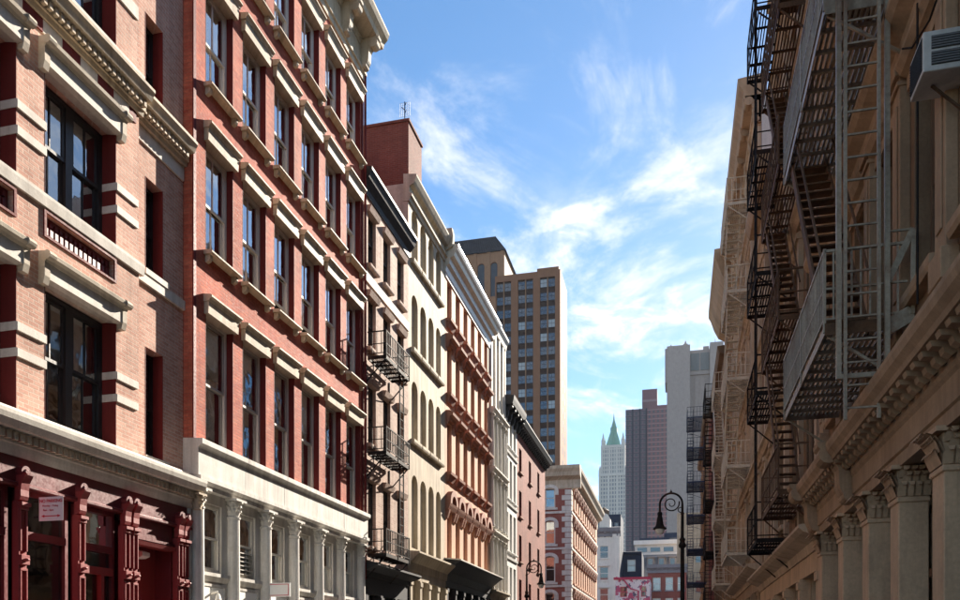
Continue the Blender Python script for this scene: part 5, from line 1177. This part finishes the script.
grid_block(t, -3.4, 2.0, 0, 0, 31.5, [(-2.9 + k * 1.2, -2.1 + k * 1.2) for k in range(4)], [(28.2 - k * 3.2, 29.8 - k * 3.2) for k in range(5)], 'navy_wall', 'pane_far', fr='cornice_grey', depth=10)
put('water_tank', MB().lathe(-2.0, 5, [(1.2, 31.3), (1.2, 33.2), (0.1, 34.0)], 10), 'brown_dark', t)
t = thing('brick_building', 'narrow dark infill building with a pale window between the cream and brick fronts', 'building', (-9.3, 160, 0))
grid_block(t, -2.2, 2.6, 0, 0, 21.8, [(-0.2, 1.4)], [(18.0, 20.4), (13.0, 15.5)], 'navy_wall', 'pane_far', depth=10, pane='pane_pale')
put('cornice', MB().prof(-2.2, 2.6, [(-0.1, 21.2), (0.3, 21.4), (0.4, 21.9), (-0.1, 22)]), 'navy_wall', t)
t = thing('mansard_building', 'grey mansard building with dormers and a white attic storey', 'building', (-5.0, 190, 0))
grid_block(t, -5.6, 5.6, 0, 0, 21.0, [(-4.6 + k * 2.4, -3.3 + k * 2.4) for k in range(4)], [(16.5, 19.0), (12.0, 14.6)], 'grey_blue', 'pane_far', depth=14)
put('mansard', MB().loft([(-5.6, -0.1, 21), (5.6, -0.1, 21), (5.6, 13, 21), (-5.6, 13, 21)], [(-4.7, 1.0, 25), (4.9, 1.0, 25), (4.9, 12, 25), (-4.7, 12, 25)]), 'grey_blue', t)
for k in range(4):
    d = put('dormer', MB().box(-4.3 + k * 2.5, -2.7 + k * 2.5, -0.3, 1.2, 21.6, 24.2).box(-4.5 + k * 2.5, -2.5 + k * 2.5, -0.5, 1.2, 24.2, 24.5), 'cornice_grey', t)
    put('pane', MB().box(-4.0 + k * 2.5, -3.0 + k * 2.5, -0.36, -0.305, 21.8, 23.9), 'pane_far', d)
put('attic', MB().box(-4.6, 5.0, 1.1, 12, 25, 28.2), 'far_white', t)
for k in range(3):
    put('attic_window', MB().box(-4.0 + k * 3.0, -1.8 + k * 3.0, 1.02, 1.09, 25.7, 26.7), 'pane_far', t)
put('attic_cornice', MB().box(-4.9, 5.3, 0.7, 12.3, 27.4, 28.4).box(-4.9, 5.3, 0.8, 1.1, 25.0, 25.4), 'bright_white', t)
put('roof_plant', MB().box(-3.6, 3.2, 4, 10, 28.4, 29.4).box(2.0, 5.0, 5, 9, 29.4, 30.6), 'navy_wall', t)
t = thing('brick_building', 'red brick front with pale window blinds and grey cornice closing the street', 'building', (-1.9, 150, 0))
grid_block(t, -3.3, 3.6, 0, 0, 17.0, [(-2.4, -1.0), (-0.15, 1.2), (2.0, 3.2)], [(13.4, 15.8), (9.6, 12.0), (5.6, 8.0)], 'brick_far', 'pane_far', fr='sash_white', depth=10, pane='pane_pale', sill='cornice_grey')
put('cornice', MB().prof(-3.5, 3.8, [(-0.2, 16.6), (0.2, 16.6), (0.25, 17.2), (0.7, 17.5), (0.8, 18.1), (-0.2, 18.2)]), 'cornice_grey', t)
for k in range(9): put('bracket', cached(('br_r',), lambda: console_mesh(0.25, 0.5, 0.8), 'cornice_grey'), None, t, (-3.2 + k * 0.82, 0, 16.6))
t = thing('painted_building', 'low white front painted with a pink and dark mural under a pink cornice', 'building', (-7.35, 140, 0))
grid_block(t, -3.0, 2.85, 0, 0, 14.6, [(-2.2, -1.0), (1.35, 2.2)], [(11.6, 13.4), (7.6, 9.6)], 'mural', 'pane_far', fr='mural_pink', depth=9)
put('cornice', MB().prof(-3.3, 3.0, [(-0.2, 14.6), (0.15, 14.6), (0.25, 14.85), (0.35, 15.0), (-0.2, 15.05)]), 'mural_pink', t)
put('pipe', MB().tube([(-2.9, -0.4, 15.0), (-1.6, -0.4, 14.6), (-0.4, -0.4, 13.0), (0.9, -0.4, 12.6), (0.9, -0.4, 8.0)], 0.14, 6), 'mural_pink', t)
t = thing('loft_building', 'pale end wall of a block seen past the street lamp', 'building', (1.6, 165, 0))
grid_block(t, -1.6, 6.0, 0, 0, 30.0, [(2.0, 3.2)], [(20.0, 22.5), (14.0, 16.5)], 'beige_far', 'pane_far', depth=14)

# ------------------------------------------------------------------ air
hz = put('haze', MB().box(-140, 140, -70, 900, -1.6, 262), None)
hz['kind'] = 'stuff'
m, nt, out = new_mat('haze_air')
pv = nd(nt, 'ShaderNodeVolumePrincipled'); pv.inputs['Color'].default_value = (0.90, 0.95, 1.0, 1); pv.inputs['Density'].default_value = 0.00008; pv.inputs['Anisotropy'].default_value = 0.0
nt.links.new(pv.outputs[0], out.inputs['Volume'])
hz.data.materials.append(m)
